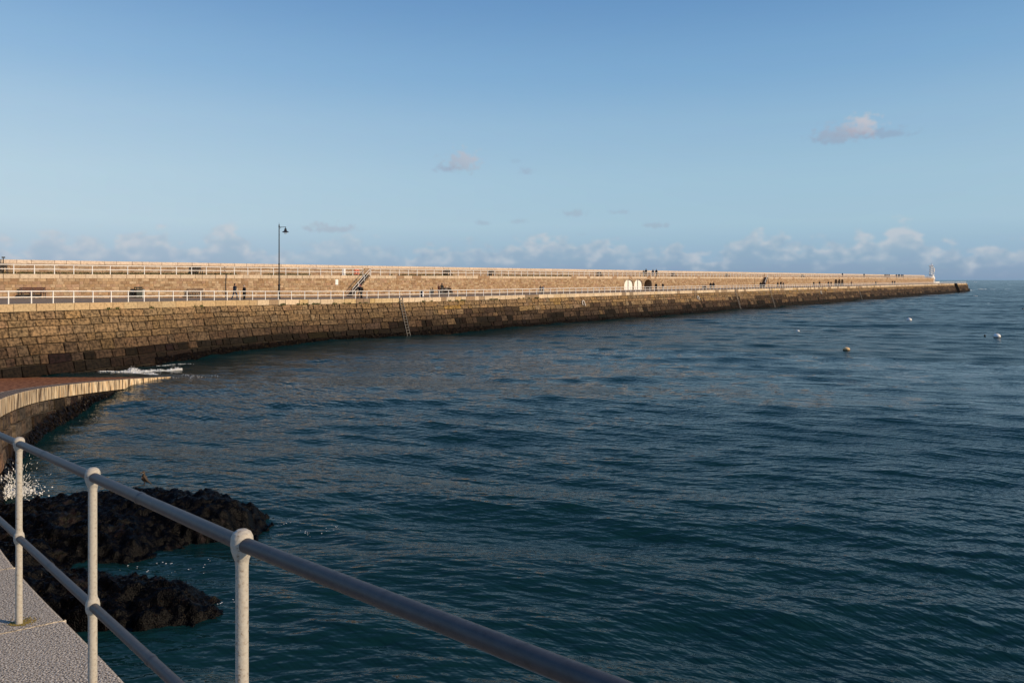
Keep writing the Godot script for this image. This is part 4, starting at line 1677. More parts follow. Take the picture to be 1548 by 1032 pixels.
func person(label: String, kind: String, at: Vector3, turn: float, height: float, jacket: Color, trousers: Color, hair: Color, group: String) -> void:
	if not poses.has(kind):
		poses[kind] = pose(kind)
	var d: Dictionary = poses[kind]
	var pal := [jacket, trousers, Color(0.45, 0.27, 0.19), hair, Color(0.03, 0.028, 0.026)]
	var c := PackedColorArray()
	c.resize(d.v.size())
	for i in d.v.size(): c[i] = pal[d.id[i]]
	var arr := []
	arr.resize(Mesh.ARRAY_MAX)
	arr[Mesh.ARRAY_VERTEX] = d.v
	arr[Mesh.ARRAY_NORMAL] = d.n
	arr[Mesh.ARRAY_COLOR] = c
	arr[Mesh.ARRAY_INDEX] = d.idx
	var am := ArrayMesh.new()
	am.add_surface_from_arrays(Mesh.PRIMITIVE_TRIANGLES, arr)
	am.surface_set_material(0, M.cloth)
	var fb := MB.new()
	for h in d.hands:
		var dir: Vector3 = h[1]
		var side := Vector3(h[2], 0, 0)
		var fw := side.cross(dir).normalized()
		for k in 4:
			var root: Vector3 = h[0] + fw * (k - 1.5) * 0.018
			var ln: float = [0.065, 0.078, 0.072, 0.055][k]
			var p1 := root + dir * ln * 0.55
			fb.tube([root - dir * 0.01, p1, p1 + (dir - side * 0.5).normalized() * ln * 0.5], [0.0095, 0.0088, 0.007], 5, pal[2])
		var th: Vector3 = h[0] - dir * 0.05 + fw * 0.028
		fb.tube([th, th + (dir + fw).normalized() * 0.035, th + (dir + fw * 0.4).normalized() * 0.065], [0.011, 0.01, 0.008], 5, pal[2])
	var hd: Vector3 = d.head
	fb.ball(hd + Vector3(0, -0.012, 0.092), 0.013, 0.022, 0.016, 6, pal[2])
	for s in [-1.0, 1.0]:
		fb.ball(hd + Vector3(0.032 * s, 0.012, 0.080), 0.011, 0.007, 0.008, 6, Color(0.03, 0.025, 0.02))
		fb.ball(hd + Vector3(0.088 * s, 0.0, -0.01), 0.012, 0.028, 0.018, 6, pal[2])
	fb.ball(hd + Vector3(0, -0.05, 0.083), 0.022, 0.005, 0.007, 6, Color(0.30, 0.12, 0.10))
	var arr2 := []
	arr2.resize(Mesh.ARRAY_MAX)
	arr2[Mesh.ARRAY_VERTEX] = fb.v
	arr2[Mesh.ARRAY_NORMAL] = fb.n
	arr2[Mesh.ARRAY_COLOR] = fb.c
	am.add_surface_from_arrays(Mesh.PRIMITIVE_TRIANGLES, arr2)
	am.surface_set_material(1, M.cloth)
	var o := obj("person", am)
	o.position = at
	o.rotation.y = turn
	o.scale = Vector3.ONE * (height / 1.70)
	tag(o, label, "person", group)

const BLACK := Color(0.012, 0.012, 0.014)
const NAVY := Color(0.016, 0.02, 0.035)
const DENIM := Color(0.03, 0.045, 0.08)
const GREYC := Color(0.09, 0.09, 0.09)
const RED := Color(0.20, 0.02, 0.02)
const DARKHAIR := Color(0.025, 0.018, 0.012)
const GREYHAIR := Color(0.35, 0.33, 0.30)
const FAIR := Color(0.20, 0.13, 0.06)

func low_person(label: String, kind: String, px: float, w: float, turn: float, h: float, j: Color, t: Color, hair: Color, group := "people on the lower promenade") -> void:
	var q := front_at(px, w)
	person(label, kind, P2(q[0], q[2] + 0.05 * w / 12.0 + (0.0 if kind != "sit" else -0.06)), turn, h, j, t, hair, group)

func up_person(label: String, kind: String, px: float, w: float, turn: float, h: float, j: Color, t: Color, hair: Color, group := "people on the upper walkway") -> void:
	person(label, kind, back(line_at(px, w), w, UPP + 0.01), turn, h, j, t, hair, group)

func make_people() -> void:
	var along := atan2(U.x, -U.y)      # facing along the pier, away
	low_person("tall person in dark jacket and blue jeans walking left of the lamp post", "walk", 350, 1.6, along, 1.74, NAVY, DENIM, DARKHAIR)
	low_person("grey-haired person in long black coat walking beside taller companion", "coat", 366, 1.7, along, 1.56, BLACK, BLACK, GREYHAIR)
	low_person("person in black jacket and pink hat at foot of stair near lifebuoy", "walk", 541.5, 1.2, along + PI, 1.70, BLACK, BLACK, Color(0.45, 0.06, 0.12))
	low_person("bare-headed person in black jacket next to the pink hat", "pocket", 545.5, 1.5, along + PI, 1.66, BLACK, NAVY, DARKHAIR)
	low_person("person in dark maroon coat standing by bench with seated people", "coat", 661.6, 10.6, along - 1.2, 1.58, Color(0.05, 0.012, 0.012), BLACK, DARKHAIR)
	low_person("tall person in black jacket standing by bench with seated people", "pocket", 666.6, 10.4, along + 1.6, 1.80, BLACK, GREYC, DARKHAIR)
	low_person("person in grey top sitting on bench against tan wall", "sit", 673.0, 11.0, along - PI / 2, 1.70, GREYC, BLACK, Color(0.25, 0.06, 0.04))
	low_person("person in black coat sitting on bench against tan wall", "sit", 677.0, 11.0, along - PI / 2, 1.70, BLACK, BLACK, DARKHAIR)
	low_person("child in black and grey clothes walking, left of smaller pair", "walk", 814.5, 1.8, along, 1.40, BLACK, Color(0.25, 0.27, 0.28), DARKHAIR)
	low_person("child in pale top and dark trousers walking with another child", "walk", 818.5, 2.0, along, 1.36, Color(0.30, 0.32, 0.33), BLACK, DARKHAIR)
	low_person("person in black coat walking just past the open arch", "coat", 991.0, 1.6, along, 1.72, BLACK, BLACK, DARKHAIR)
	low_person("person in black jacket and pale trousers past the open arch", "walk", 1001.5, 1.6, along + PI, 1.66, BLACK, Color(0.22, 0.25, 0.24), GREYHAIR)
	low_person("person in black sitting low beside the railing in group of four", "sit", 1062.0, 3.0, along - PI / 2, 1.7, BLACK, BLACK, DARKHAIR)
	low_person("person in dark jacket crouched on seat in group of four", "sit", 1066.0, 3.2, along - PI / 2, 1.75, NAVY, BLACK, DARKHAIR)
	low_person("tall person in black coat, first of standing pair in group of four", "coat", 1073.5, 2.2, along, 1.72, BLACK, BLACK, DARKHAIR)
	low_person("tall person in black jacket, second of standing pair in group of four", "pocket", 1078.5, 2.4, along, 1.74, BLACK, GREYC, DARKHAIR)
	low_person("person in black at the foot of the far stair", "coat", 1149.5, 3.0, along, 1.7, BLACK, BLACK, DARKHAIR)
	low_person("person in dark clothes just beyond the foot of the far stair", "walk", 1155.5, 4.0, along, 1.7, NAVY, BLACK, DARKHAIR)
	for q in [[1175.5, 1.62, "coat"], [1180.3, 1.85, "walk"], [1183.8, 1.55, "walk"]]:
		low_person("dark-dressed person in a trio between far stair and dark arches", q[2], q[0], 5.0, along, q[1], BLACK, BLACK, DARKHAIR, "trio between far stair and dark arches")
	for q in [[1230.5, 1.62, "walk"], [1239.0, 1.75, "walk"], [1252.5, 1.72, "coat"], [1256.2, 1.65, "walk"], [1287.0, 1.6, "walk"]]:
		low_person("tiny dark figure on the lower promenade around the dark arches", q[2], q[0], 5.0, along, q[1], BLACK if q[0] < 1260.0 else RED, BLACK, DARKHAIR, "figures around the dark arches")
	for q in [[1324.5, 1.6], [1349.3, 1.75], [1352.6, 1.68]]:
		low_person("tiny dark figure on the lower promenade near the white beacon", "walk", q[0], 4.0, along, q[1], BLACK, BLACK, DARKHAIR, "figures near the white beacon")
	up_person("short dark figure, first of the five above the arches", "coat", 973.4, 13.4, along, 1.5, BLACK, BLACK, DARKHAIR)
	up_person("tall person in black above the white doors and open arch", "walk", 976.8, 13.4, along, 1.82, BLACK, BLACK, DARKHAIR)
	up_person("small child in white shirt beside tall person in black", "walk", 981.6, 13.4, along, 1.15, Color(0.5, 0.5, 0.5), BLACK, DARKHAIR)
	up_person("person in grey jacket above the open arch", "pocket", 987.4, 13.4, along, 1.72, GREYC, Color(0.35, 0.36, 0.37), DARKHAIR)
	up_person("person in black jacket, last of the five above the arches", "coat", 992.4, 13.4, along, 1.78, BLACK, GREYC, DARKHAIR)
	up_person("lone dark figure on upper walkway above the dark arches", "walk", 1274.0, 13.6, along, 1.75, BLACK, RED, DARKHAIR)
	up_person("lone dark figure on upper walkway beyond the dark arches", "coat", 1306.8, 13.6, along, 1.72, BLACK, BLACK, DARKHAIR)
	for q in [1338.6, 1341.5, 1344.6]:
		up_person("dark figure in the nearer trio on the far upper walkway", "walk", q, 14.0, along, 1.72, BLACK, BLACK, DARKHAIR, "nearer trio on the far upper walkway")
	for q in [1355.6, 1358.8, 1360.4, 1363.4, 1365.6]:
		up_person("dark figure in the cluster on upper walkway near white beacon", "coat", q, 14.0, along, 1.74, BLACK, BLACK, DARKHAIR, "cluster near the white beacon")

# ---------------------------------------------------------------- street furniture and small things
func make_lamp() -> void:
	var q := front_at(419.0, 4.7)
	var y0: float = q[2] + 0.01
	var t := thing("street_lamp", "tall black lamp post with one hanging lantern on a bracket arm", "lamp post", P2(q[0], y0))
	var b := MB.new()
	b.lathe(Vector3.ZERO, [[0.19, 0.0], [0.19, 0.16], [0.15, 0.22], [0.125, 0.30], [0.125, 1.55], [0.155, 1.6], [0.155, 1.68], [0.085, 1.8]], 14, Color.WHITE)
	build("base", b, M.black_iron, t)
	b = MB.new()
	b.lathe(Vector3.ZERO, [[0.085, 1.78], [0.078, 4.1], [0.1, 4.14], [0.1, 4.26], [0.07, 4.32], [0.058, 8.7], [0.085, 8.74], [0.085, 8.84], [0.055, 8.88]], 12, Color.WHITE)
	build("pole", b, M.black_iron, t)
	b = MB.new()
	b.lathe(Vector3.ZERO, [[0.05, 8.86], [0.075, 8.95], [0.045, 9.05], [0.018, 9.12], [0.006, 9.3], [0.0, 9.32]], 10, Color.WHITE)
	build("finial", b, M.black_iron, t)
	b = MB.new()
	b.tube([Vector3(0, 8.72, 0), Vector3(0.86, 8.74, 0)], [0.032, 0.028], 8, Color.WHITE)
	b.tube([Vector3(0.78, 8.74, 0), Vector3(0.78, 8.62, 0)], [0.03, 0.03], 8, Color.WHITE)
	build("bracket_arm", b, M.black_iron, t)
	b = MB.new()
	var cv := []
	for k in 9:
		var a := PI * 0.5 * k / 8.0
		cv.append(Vector3(0.02 + 0.36 * (1.0 - cos(a)), 8.36 + 0.36 * sin(a), 0))
	b.tube(cv, filled(9, 0.018), 6, Color.WHITE)
	build("scroll_brace", b, M.black_iron, t)
	var ln := MB.new()
	ln.lathe(Vector3(0.78, 0, 0), [[0.40, 8.10], [0.41, 8.13], [0.30, 8.20], [0.20, 8.26], [0.16, 8.30], [0.17, 8.34], [0.13, 8.44], [0.15, 8.48], [0.09, 8.56], [0.035, 8.62], [0.035, 8.7]], 18, Color.WHITE)
	ln.lathe(Vector3(0.78, 0, 0), [[0.0, 8.16], [0.40, 8.10]], 18, Color.WHITE)
	var lan := build("lantern", ln, M.black_iron, t)
	b = MB.new()
	b.lathe(Vector3(0.78, 0, 0), [[0.0, 7.83], [0.10, 7.86], [0.17, 7.95], [0.20, 8.06], [0.19, 8.11]], 14, Color.WHITE)
	build("globe", b, M.glass, lan)

func bench(label: String, at: Vector3, turn: float, length: float, wood: Color) -> void:
	var t := thing("bench", label, "bench", at, turn, "benches along the pier")
	for k in 5:
		var b := MB.new()
		b.box(Vector3(0, 0.44, -0.2 + k * 0.1), Vector3(length / 2, 0, 0), Vector3(0, 0.02, 0), Vector3(0, 0, 0.042), vary(wood, 0.15), 0.008)
		build("seat_slat", b, M.painted, t)
	for k in 3:
		var b := MB.new()
		b.box(Vector3(0, 0.56 + k * 0.12, -0.27 - k * 0.03), Vector3(length / 2, 0, 0), Vector3(0, 0.048, 0.01), Vector3(0, 0, 0.018), vary(wood, 0.15), 0.008)
		build("back_slat", b, M.painted, t)
	t.scale = Vector3(1.0, 1.3, 1.0)
	for s in [-0.85, 0.0, 0.85]:
		var b := MB.new()
		var x: float = s * length / 2
		b.box(Vector3(x, 0.21, 0.18), Vector3(0.035, 0, 0), Vector3(0, 0.21, 0), Vector3(0, 0, 0.035), Color(0.03, 0.02, 0.02))
		b.box(Vector3(x, 0.41, -0.28), Vector3(0.035, 0, 0), Vector3(0, 0.41, -0.05), Vector3(0, 0, 0.035), Color(0.03, 0.02, 0.02))
		build("leg", b, M.painted, t)

func make_furniture() -> void:
	var face := atan2(MV3.x, MV3.z)
	# benches: [px, level, w, label, length, colour]
	var maroon := Color(0.05, 0.010, 0.010)
	var grey_wood := Color(0.11, 0.075, 0.06)
	bench("long dark maroon bench against tan wall on lower promenade", low_back(50.5, 11.3), face, 2.4, maroon)
	bench("weathered grey brown bench against tan wall past the litter bins", low_back(296.5, 11.3), face, 2.1, grey_wood)
	bench("dark bench under two seated people against tan wall", low_back(675.0, 11.35), face, 1.8, Color(0.02, 0.02, 0.02))
	for q in [[1.0, "dark bench on upper walkway beside the nearest sign post"], [298.0, "dark bench on upper walkway above the weathered lower bench"]]:
		bench(q[1], back(line_at(q[0], 15.6), 15.6, UPP + 0.01), face, 1.3, Color(0.02, 0.018, 0.018))
	for q in [678.5, 745.0, 908.5, 1020.5, 1101.0, 1215.5]:
		bench("small dark bench on the upper walkway along the parapet", back(line_at(q, 15.6), 15.6, UPP + 0.01), face, 1.2, Color(0.02, 0.018, 0.018))
	# litter bins
	var at := low_back(208.5, 11.2)
	var t := thing("litter_bin", "dark green covered litter bin against the wall beside grey bin", "bin", at, face)
	t.scale.y = 1.2
	var b := MB.new()
	b.box(Vector3(0, 0.42, 0), Vector3(0.34, 0, 0), Vector3(0, 0.42, 0), Vector3(0, 0, 0.3), Color(0.012, 0.02, 0.018), 0.03)
	build("body", b, M.painted, t)
	b = MB.new()
	b.box(Vector3(0, 0.98, 0), Vector3(0.36, 0, 0), Vector3(0, 0.06, 0), Vector3(0, 0, 0.32), Color(0.015, 0.02, 0.02), 0.05)
	for sx in [-1, 1]:
		for sz in [-1, 1]:
			b.box(Vector3(0.31 * sx, 0.88, 0.27 * sz), Vector3(0.03, 0, 0), Vector3(0, 0.06, 0), Vector3(0, 0, 0.03), Color(0.015, 0.02, 0.02))
	build("hood", b, M.painted, t)
	t = thing("litter_bin", "pale grey metal bin standing against the dark green bin", "bin", low_back(215.0, 11.2), face)
	b = MB.new()
	b.lathe(Vector3.ZERO, [[0.2, 0.0], [0.22, 0.05], [0.23, 0.85], [0.25, 0.88], [0.25, 0.94]], 14, Color(0.38, 0.40, 0.40))
	build("body", b, M.painted, t)
	b = MB.new()
	b.lathe(Vector3.ZERO, [[0.25, 0.94], [0.2, 1.0], [0.0, 1.02]], 14, Color(0.02, 0.02, 0.02))
	build("lid", b, M.painted, t)
	var fq := front_at(634.2, 2.6)
	t = thing("litter_bin", "slim black bin on the promenade near the sea wall ladder", "bin", P2(fq[0], fq[2] + 0.01), face)
	b = MB.new()
	b.lathe(Vector3.ZERO, [[0.2, 0.0], [0.21, 0.04], [0.21, 0.7], [0.24, 0.74], [0.24, 0.78]], 12, BLACK)
	build("body", b, M.painted, t)
	b = MB.new()
	b.lathe(Vector3.ZERO, [[0.22, 0.78], [0.2, 0.88], [0.08, 0.96], [0.0, 0.97]], 12, BLACK)
	build("lid", b, M.painted, t)
	fq = front_at(638.5, 2.4)
	t = thing("bollard", "short white bollard beside the slim black bin", "bollard", P2(fq[0], fq[2] + 0.01), 0)
	b = MB.new()
	b.lathe(Vector3.ZERO, [[0.13, 0.0], [0.12, 0.55], [0.15, 0.6], [0.15, 0.66], [0.08, 0.75], [0.0, 0.77]], 12, Color(0.78, 0.77, 0.75))
	build("shaft", b, M.painted, t)
	# notice board
	var s := line_at(508.7, 11.95)
	t = thing("notice_board", "white notice board fixed to tan wall left of the stair", "sign", back(s, 11.93, LOW + 1.75), face)
	b = MB.new()
	b.box(Vector3(0, 0.38, 0), Vector3(0.25, 0, 0), Vector3(0, 0.38, 0), Vector3(0, 0, 0.02), Color(0.82, 0.82, 0.81), 0.008)
	build("panel", b, M.painted, t)
	b = MB.new()
	for k in 6:
		b.box(Vector3(-0.02 * (k % 3), 0.62 - k * 0.08, 0.021), Vector3(0.17 - 0.02 * (k % 3), 0, 0), Vector3(0, 0.008, 0), Vector3(0, 0, 0.002), Color(0.45, 0.45, 0.46))
	build("print", b, M.painted, t)
	# lifebuoy in its red cabinet on the upper walkway
	s = line_at(539.5, 13.0)
	t = thing("lifebuoy_station", "orange red lifebuoy cabinet on the upper walkway beside stair head", "lifebuoy", back(s, 13.0, UPP), face)
	b = MB.new()
	b.box(Vector3(0, 0.52, -0.06), Vector3(0.45, 0, 0), Vector3(0, 0.42, 0), Vector3(0, 0, 0.05), Color(0.50, 0.16, 0.10), 0.02)
	build("cabinet", b, M.painted, t)
	b = MB.new()
	b.box(Vector3(-0.3, 0.06, -0.06), Vector3(0.04, 0, 0), Vector3(0, 0.06, 0), Vector3(0, 0, 0.04), Color(0.3, 0.3, 0.3))
	b.box(Vector3(0.3, 0.06, -0.06), Vector3(0.04, 0, 0), Vector3(0, 0.06, 0), Vector3(0, 0, 0.04), Color(0.3, 0.3, 0.3))
	build("foot", b, M.painted, t)
	b = MB.new()
	var ring := []
	for k in 21:
		ring.append(Vector3(cos(TAU * k / 20.0) * 0.3, 0.52 + sin(TAU * k / 20.0) * 0.3, 0.05))
	b.tube(ring, filled(21, 0.06), 8, Color(0.75, 0.30, 0.20), false)
	build("lifebuoy", b, M.painted, t)
	# two thin dark sign posts on the upper walkway
	for q in [[4.2, "dark sign post on upper walkway close to the nearest dark bench", 1.75]]:
		t = thing("sign_post", q[1], "sign post", back(line_at(q[0], 15.9), 15.9, UPP), face)
		b = MB.new()
		b.tube([Vector3.ZERO, Vector3(0, q[2], 0)], [0.045, 0.045], 8, BLACK)
		build("pole", b, M.painted, t)
		b = MB.new()
		b.box(Vector3(0, q[2], 0.03), Vector3(0.16, 0, 0), Vector3(0, 0.07, 0), Vector3(0, 0, 0.02), BLACK, 0.01)
		build("plate", b, M.painted, t)
	# white cabinet by the stair head
	s = line_at(519.5, 14.0)
	t = thing("white_cabinet", "narrow white cabinet on upper walkway between railing posts left of lifebuoy", "cabinet", back(s, 14.0, UPP), face)
	b = MB.new()
	b.box(Vector3(0, 0.5, 0), Vector3(0.2, 0, 0), Vector3(0, 0.5, 0), Vector3(0, 0, 0.18), Color(0.7, 0.7, 0.7), 0.02)
	build("body", b, M.painted, t)
	b = MB.new()
	b.box(Vector3(0, 1.02, 0), Vector3(0.23, 0, 0), Vector3(0, 0.025, 0), Vector3(0, 0, 0.21), Color(0.6, 0.6, 0.6), 0.01)
	build("lid", b, M.painted, t)
	# drainpipes
	for q in [1141.5, 1162.5]:
		s = line_at(q, 11.9)
		t = thing("drainpipe", "thin dark drainpipe running down the tan wall", "drainpipe", back(s, 11.9, low_y(s)), face, "drainpipes on the tan wall")
		b = MB.new()
		b.tube([Vector3.ZERO, Vector3(0, UPP - 0.1 - low_y(s), 0)], [0.05, 0.05], 8, Color(0.06, 0.045, 0.035))
		build("pipe", b, M.painted, t)
		for k in 3:
			b = MB.new()
			b.box(Vector3(0, 0.5 + k * 1.0, -0.03), Vector3(0.08, 0, 0), Vector3(0, 0.03, 0), Vector3(0, 0, 0.06), Color(0.06, 0.045, 0.035))
			build("clip", b, M.painted, t)

func low_back(px: float, w: float) -> Vector3:
	var s := line_at(px, w)
	return back(s, w, low_y(s) + 0.04)

func make_ladders() -> void:
	for q in [[603.0, "pale steel ladder down the sea wall below the black bin", 0.27], [1110.5, "pale steel ladder down the sea wall beyond the seated group", 0.27], [1163.0, "faint steel ladder down the sea wall near the far stair", 0.25], [1297.0, "faint steel ladder down the sea wall beyond the dark arches", 0.25]]:
		var fa := front_at(q[0], 0.0)
		var l: float = fa[1]
		var f: Array = fp(l)
		var org := P2(f[0], 0.0)
		var t := thing("ladder", q[1], "ladder", org)
		var tv := Vector3(f[1].x, 0, -f[1].y)
		var ov := Vector3(f[2].x, 0, -f[2].y)
		for sd in [-1.0, 1.0]:
			var b := MB.new()
			var pts := [P2(f[0] + f[2] * 0.12, f[3] + 0.05), P2(f[0] + f[2] * 0.2, f[3] - 0.6), wall_pt(l, 2.0, 0.2), wall_pt(l, -0.4, 0.2)]
			for k in 4: pts[k] = pts[k] - org + tv * sd * q[2]
			b.tube(pts, filled(4, 0.045), 6, Color.WHITE)
			build("stringer", b, M.steel, t)
		var y: float = f[3] - 0.3
		while y > 0.05:
			var b := MB.new()
			var c := wall_pt(l, y, 0.2) - org
			b.tube([c - tv * q[2], c + tv * q[2]], [0.035, 0.035], 6, Color.WHITE)
			build("rung", b, M.steel, t)
			y -= 0.36
	# pale horseshoe fairleads hung on the wall
	for q in [[877.0, "white horseshoe mooring bracket on sea wall before white doors"], [1051.8, "white horseshoe mooring bracket on sea wall below the seated group"], [1238.5, "white horseshoe mooring bracket on sea wall below the dark arches"]]:
		var fa := front_at(q[0], 0.0)
		var l: float = fa[1]
		var org := wall_pt(l, 3.2, 0.0)
		var t := thing("mooring_bracket", q[1], "bracket", org)
		var f: Array = fp(l)
		var tv := Vector3(f[1].x, 0, -f[1].y)
		var ov := Vector3(f[2].x, 0, -f[2].y)
		var b := MB.new()
		var arc := []
		for k in 13:
			var a := PI * k / 12.0
			arc.append(tv * cos(a) * 0.36 + Vector3(0, sin(a) * 0.5, 0) + ov * (0.14 + 0.1 * (1.0 - sin(a))))
		arc.push_front(arc[0] + Vector3(0, -0.45, 0) + ov * 0.15)
		arc.push_back(arc[-1] + Vector3(0, -0.3, 0) + ov * 0.1)
		b.tube(arc, filled(arc.size(), 0.085), 7, Color(0.62, 0.58, 0.52))
		build("hoop", b, M.painted, t)
		b = MB.new()
		b.box(ov * 0.1 + Vector3(0, -0.2, 0), tv * 0.25, Vector3(0, 0.3, 0), ov * 0.06, Color(0.02, 0.018, 0.016), 0.01)
		build("plate", b, M.painted, t)

func make_head() -> void:
	# white rounded end of the upper level with a doorway
	var s := S_UP - 0.5
	var o := back(s, 14.2, LOW)
	var t := thing("end_tower", "white rendered drum with dark doorway at the end of the upper wall", "tower", o)
	var b := MB.new()
	b.lathe(Vector3.ZERO, [[2.6, 0.0], [2.5, 3.1], [2.65, 3.15], [2.65, 3.4], [2.4, 3.5], [2.4, 3.9], [0.0, 3.95]], 28, Color.WHITE)
	build("drum", b, M.white_wall, t)
	var dv := (MV3 + UV3 * 0.12).normalized()
	var sv := Vector3(dv.z, 0, -dv.x)
	b = MB.new()
	b.box(dv * 2.45 + Vector3(0, 1.15, 0), sv * 0.55, Vector3(0, 1.15, 0), dv * 0.14, BLACK)
	build("doorway", b, M.painted, t)
	b = MB.new()
	b.box(dv * 2.55 + sv * 0.75 + Vector3(0, 1.25, 0), sv * 0.15, Vector3(0, 1.25, 0), dv * 0.16, Color(0.8, 0.79, 0.77))
	b.box(dv * 2.55 - sv * 0.75 + Vector3(0, 1.25, 0), sv * 0.15, Vector3(0, 1.25, 0), dv * 0.16, Color(0.8, 0.79, 0.77))
	b.box(dv * 2.55 + Vector3(0, 2.5, 0), sv * 0.9, Vector3(0, 0.14, 0), dv * 0.17, Color(0.8, 0.79, 0.77))
	build("door_surround", b, M.painted, t)
	# lattice beacon
	s = line_at(1409.0, 15.0)
	o = back(s, 15.0, UPP)
	t = thing("beacon", "white steel lattice light beacon near the end of the pier", "lighthouse", o)
	b = MB.new()
	b.lathe(Vector3.ZERO, [[1.25, 0.0], [1.2, 1.6], [1.35, 1.65], [1.35, 1.9], [0.0, 1.95]], 16, Color.WHITE)
	build("base", b, M.white_wall, t)
	var hh := 7.2
	var cr := [Vector3(1, 0, 1), Vector3(1, 0, -1), Vector3(-1, 0, -1), Vector3(-1, 0, 1)]
	for c in cr:
		b = MB.new()
		b.tube([c * 0.95 + Vector3(0, 1.9, 0), c * 0.62 + Vector3(0, hh, 0)], [0.15, 0.13], 6, Color.WHITE)
		build("leg", b, M.white_paint, t)
	for k in 4:
		var ya := lerpf(1.9, hh, k / 4.0)
		var yb := lerpf(1.9, hh, (k + 1) / 4.0)
		var ra := lerpf(0.95, 0.62, k / 4.0)
		var rb := lerpf(0.95, 0.62, (k + 1) / 4.0)
		for e in 4:
			var c0: Vector3 = cr[e]
			var c1: Vector3 = cr[(e + 1) % 4]
			b = MB.new()
			b.tube([c0 * ra + Vector3(0, ya, 0), c1 * rb + Vector3(0, yb, 0)], [0.1, 0.1], 5, Color.WHITE)
			b.tube([c0 * rb + Vector3(0, yb, 0), c1 * rb + Vector3(0, yb, 0)], [0.1, 0.1], 5, Color.WHITE)
			build("brace", b, M.white_paint, t)
	b = MB.new()
	b.box(Vector3(0, hh + 0.05, 0), Vector3(0.95, 0, 0), Vector3(0, 0.06, 0), Vector3(0, 0, 0.95), Color(0.8, 0.79, 0.77))
	build("platform", b, M.painted, t)
	b = MB.new()
	b.lathe(Vector3(0, hh, 0), [[0.32, 0.1], [0.32, 0.75], [0.4, 0.8], [0.2, 1.0], [0.05, 1.1], [0.04, 1.7]], 10, Color.WHITE)
	build("lantern", b, M.white_paint, t)
	b = MB.new()
	b.box(Vector3(0.95, 4.7, 0.75), Vector3(0.55, 0, 0), Vector3(0, 1.15, 0), Vector3(0, 0, 0.05), Color(0.8, 0.79, 0.77))
	build("day_board", b, M.painted, t)
	b = MB.new()
	b.box(Vector3(-1.35, hh - 0.2, 0.5), Vector3(0.42, 0, 0), Vector3(0, 0.36, 0), Vector3(0, 0, 0.32), Color(0.75, 0.75, 0.75), 0.05)
	b.tube([Vector3(-0.6, hh, 0.5), Vector3(-1.2, hh - 0.1, 0.5)], [0.05, 0.05], 6, Color(0.7, 0.7, 0.7))
	build("fog_signal", b, M.painted, t)
	# low white wall across the pier head
	var lw := thing("low_wall", "low white wall on the pier head beyond the end drum", "wall", back(S_UP + 2.5, 13.0, LOW + 0.05))
	b = MB.new()
	var ln := (S_END - S_UP - 12.0) * 0.5
	b.box(UV3 * ln + Vector3(0, 0.4, 0), UV3 * ln, Vector3(0, 0.4, 0), MV3 * 0.2, Color(0.78, 0.77, 0.74))
	build("wall", b, M.painted, lw)
	b = MB.new()
	b.box(UV3 * ln + Vector3(0, 0.84, 0), UV3 * (ln + 0.05), Vector3(0, 0.05, 0), MV3 * 0.27, Color(0.8, 0.79, 0.77))
	build("capping", b, M.painted, lw)
	# weathered stump of masonry on the very end
	var rb2 := thing("rubble_mound", "stepped heap of tan blocks at the very tip of the pier", "rubble", back(S_END, 6.0, -0.6))
	for k in 34:
		b = MB.new()
		var lev := k / 9
		var h := 0.6 * lev
		var p := UV3 * rng.randf_range(0.2, 7.5 - lev * 2.0) + MV3 * rng.randf_range(-5.0, 7.4 - lev * 0.6) + Vector3(0, 0.5 + h * 1.9, 0)
		var an := rng.randf() * TAU
		b.box(p, Vector3(cos(an), 0.1, sin(an)) * rng.randf_range(0.7, 1.2), Vector3(0, rng.randf_range(0.5, 0.9), 0), Vector3(-sin(an), 0, cos(an)) * rng.randf_range(0.7, 1.1), vary(Color(0.24, 0.17, 0.105) if lev > 1 else Color(0.07, 0.05, 0.035), 0.25), 0.08)
		build("block", b, M.stone, rb2)
	# sea stair in a notch in the front of the head
	var la := fl_cut0
	var le := fl_cut1
	var o2 := P2(fp(la)[0], 0.0)
	var rt := thing("sea_stair", "flight of sea stairs in a deep notch near the tip of the pier", "stairs", o2)
	var stain := Color(0.24, 0.16, 0.10)
	var inn := func(l: float, y: float, dep: float) -> Vector3:
		return P2(fp(l)[0] - fp(l)[2] * dep, y) - o2
	for k in 16:
		b = MB.new()
		var y := LOW - 0.1 - k * 0.34
		var lm := lerpf(la, le, (k + 0.5) / 16.0)
		b.box(inn.call(lm, y - 0.6, 2.4), UV3 * (le - la) / 32.0, Vector3(0, 0.75, 0), MV3 * 0.9, vary(stain, 0.2))
		build("step", b, M.stone, rt)
	b = MB.new()
	b.quad(inn.call(la, -1.2, 3.3), inn.call(le, -1.2, 3.3), inn.call(le, LOW, 3.3), inn.call(la, LOW, 3.3), MV3, stain)
	for ll in [la, le]:
		var dir := UV3 if ll == la else -UV3
		b.quad(inn.call(ll, -1.2, -1.9), inn.call(ll, -1.2, 3.3), inn.call(ll, LOW, 3.3), inn.call(ll, LOW - 0.02, 0.0), dir, stain)
	build("side_wall", b, M.stone, rt)

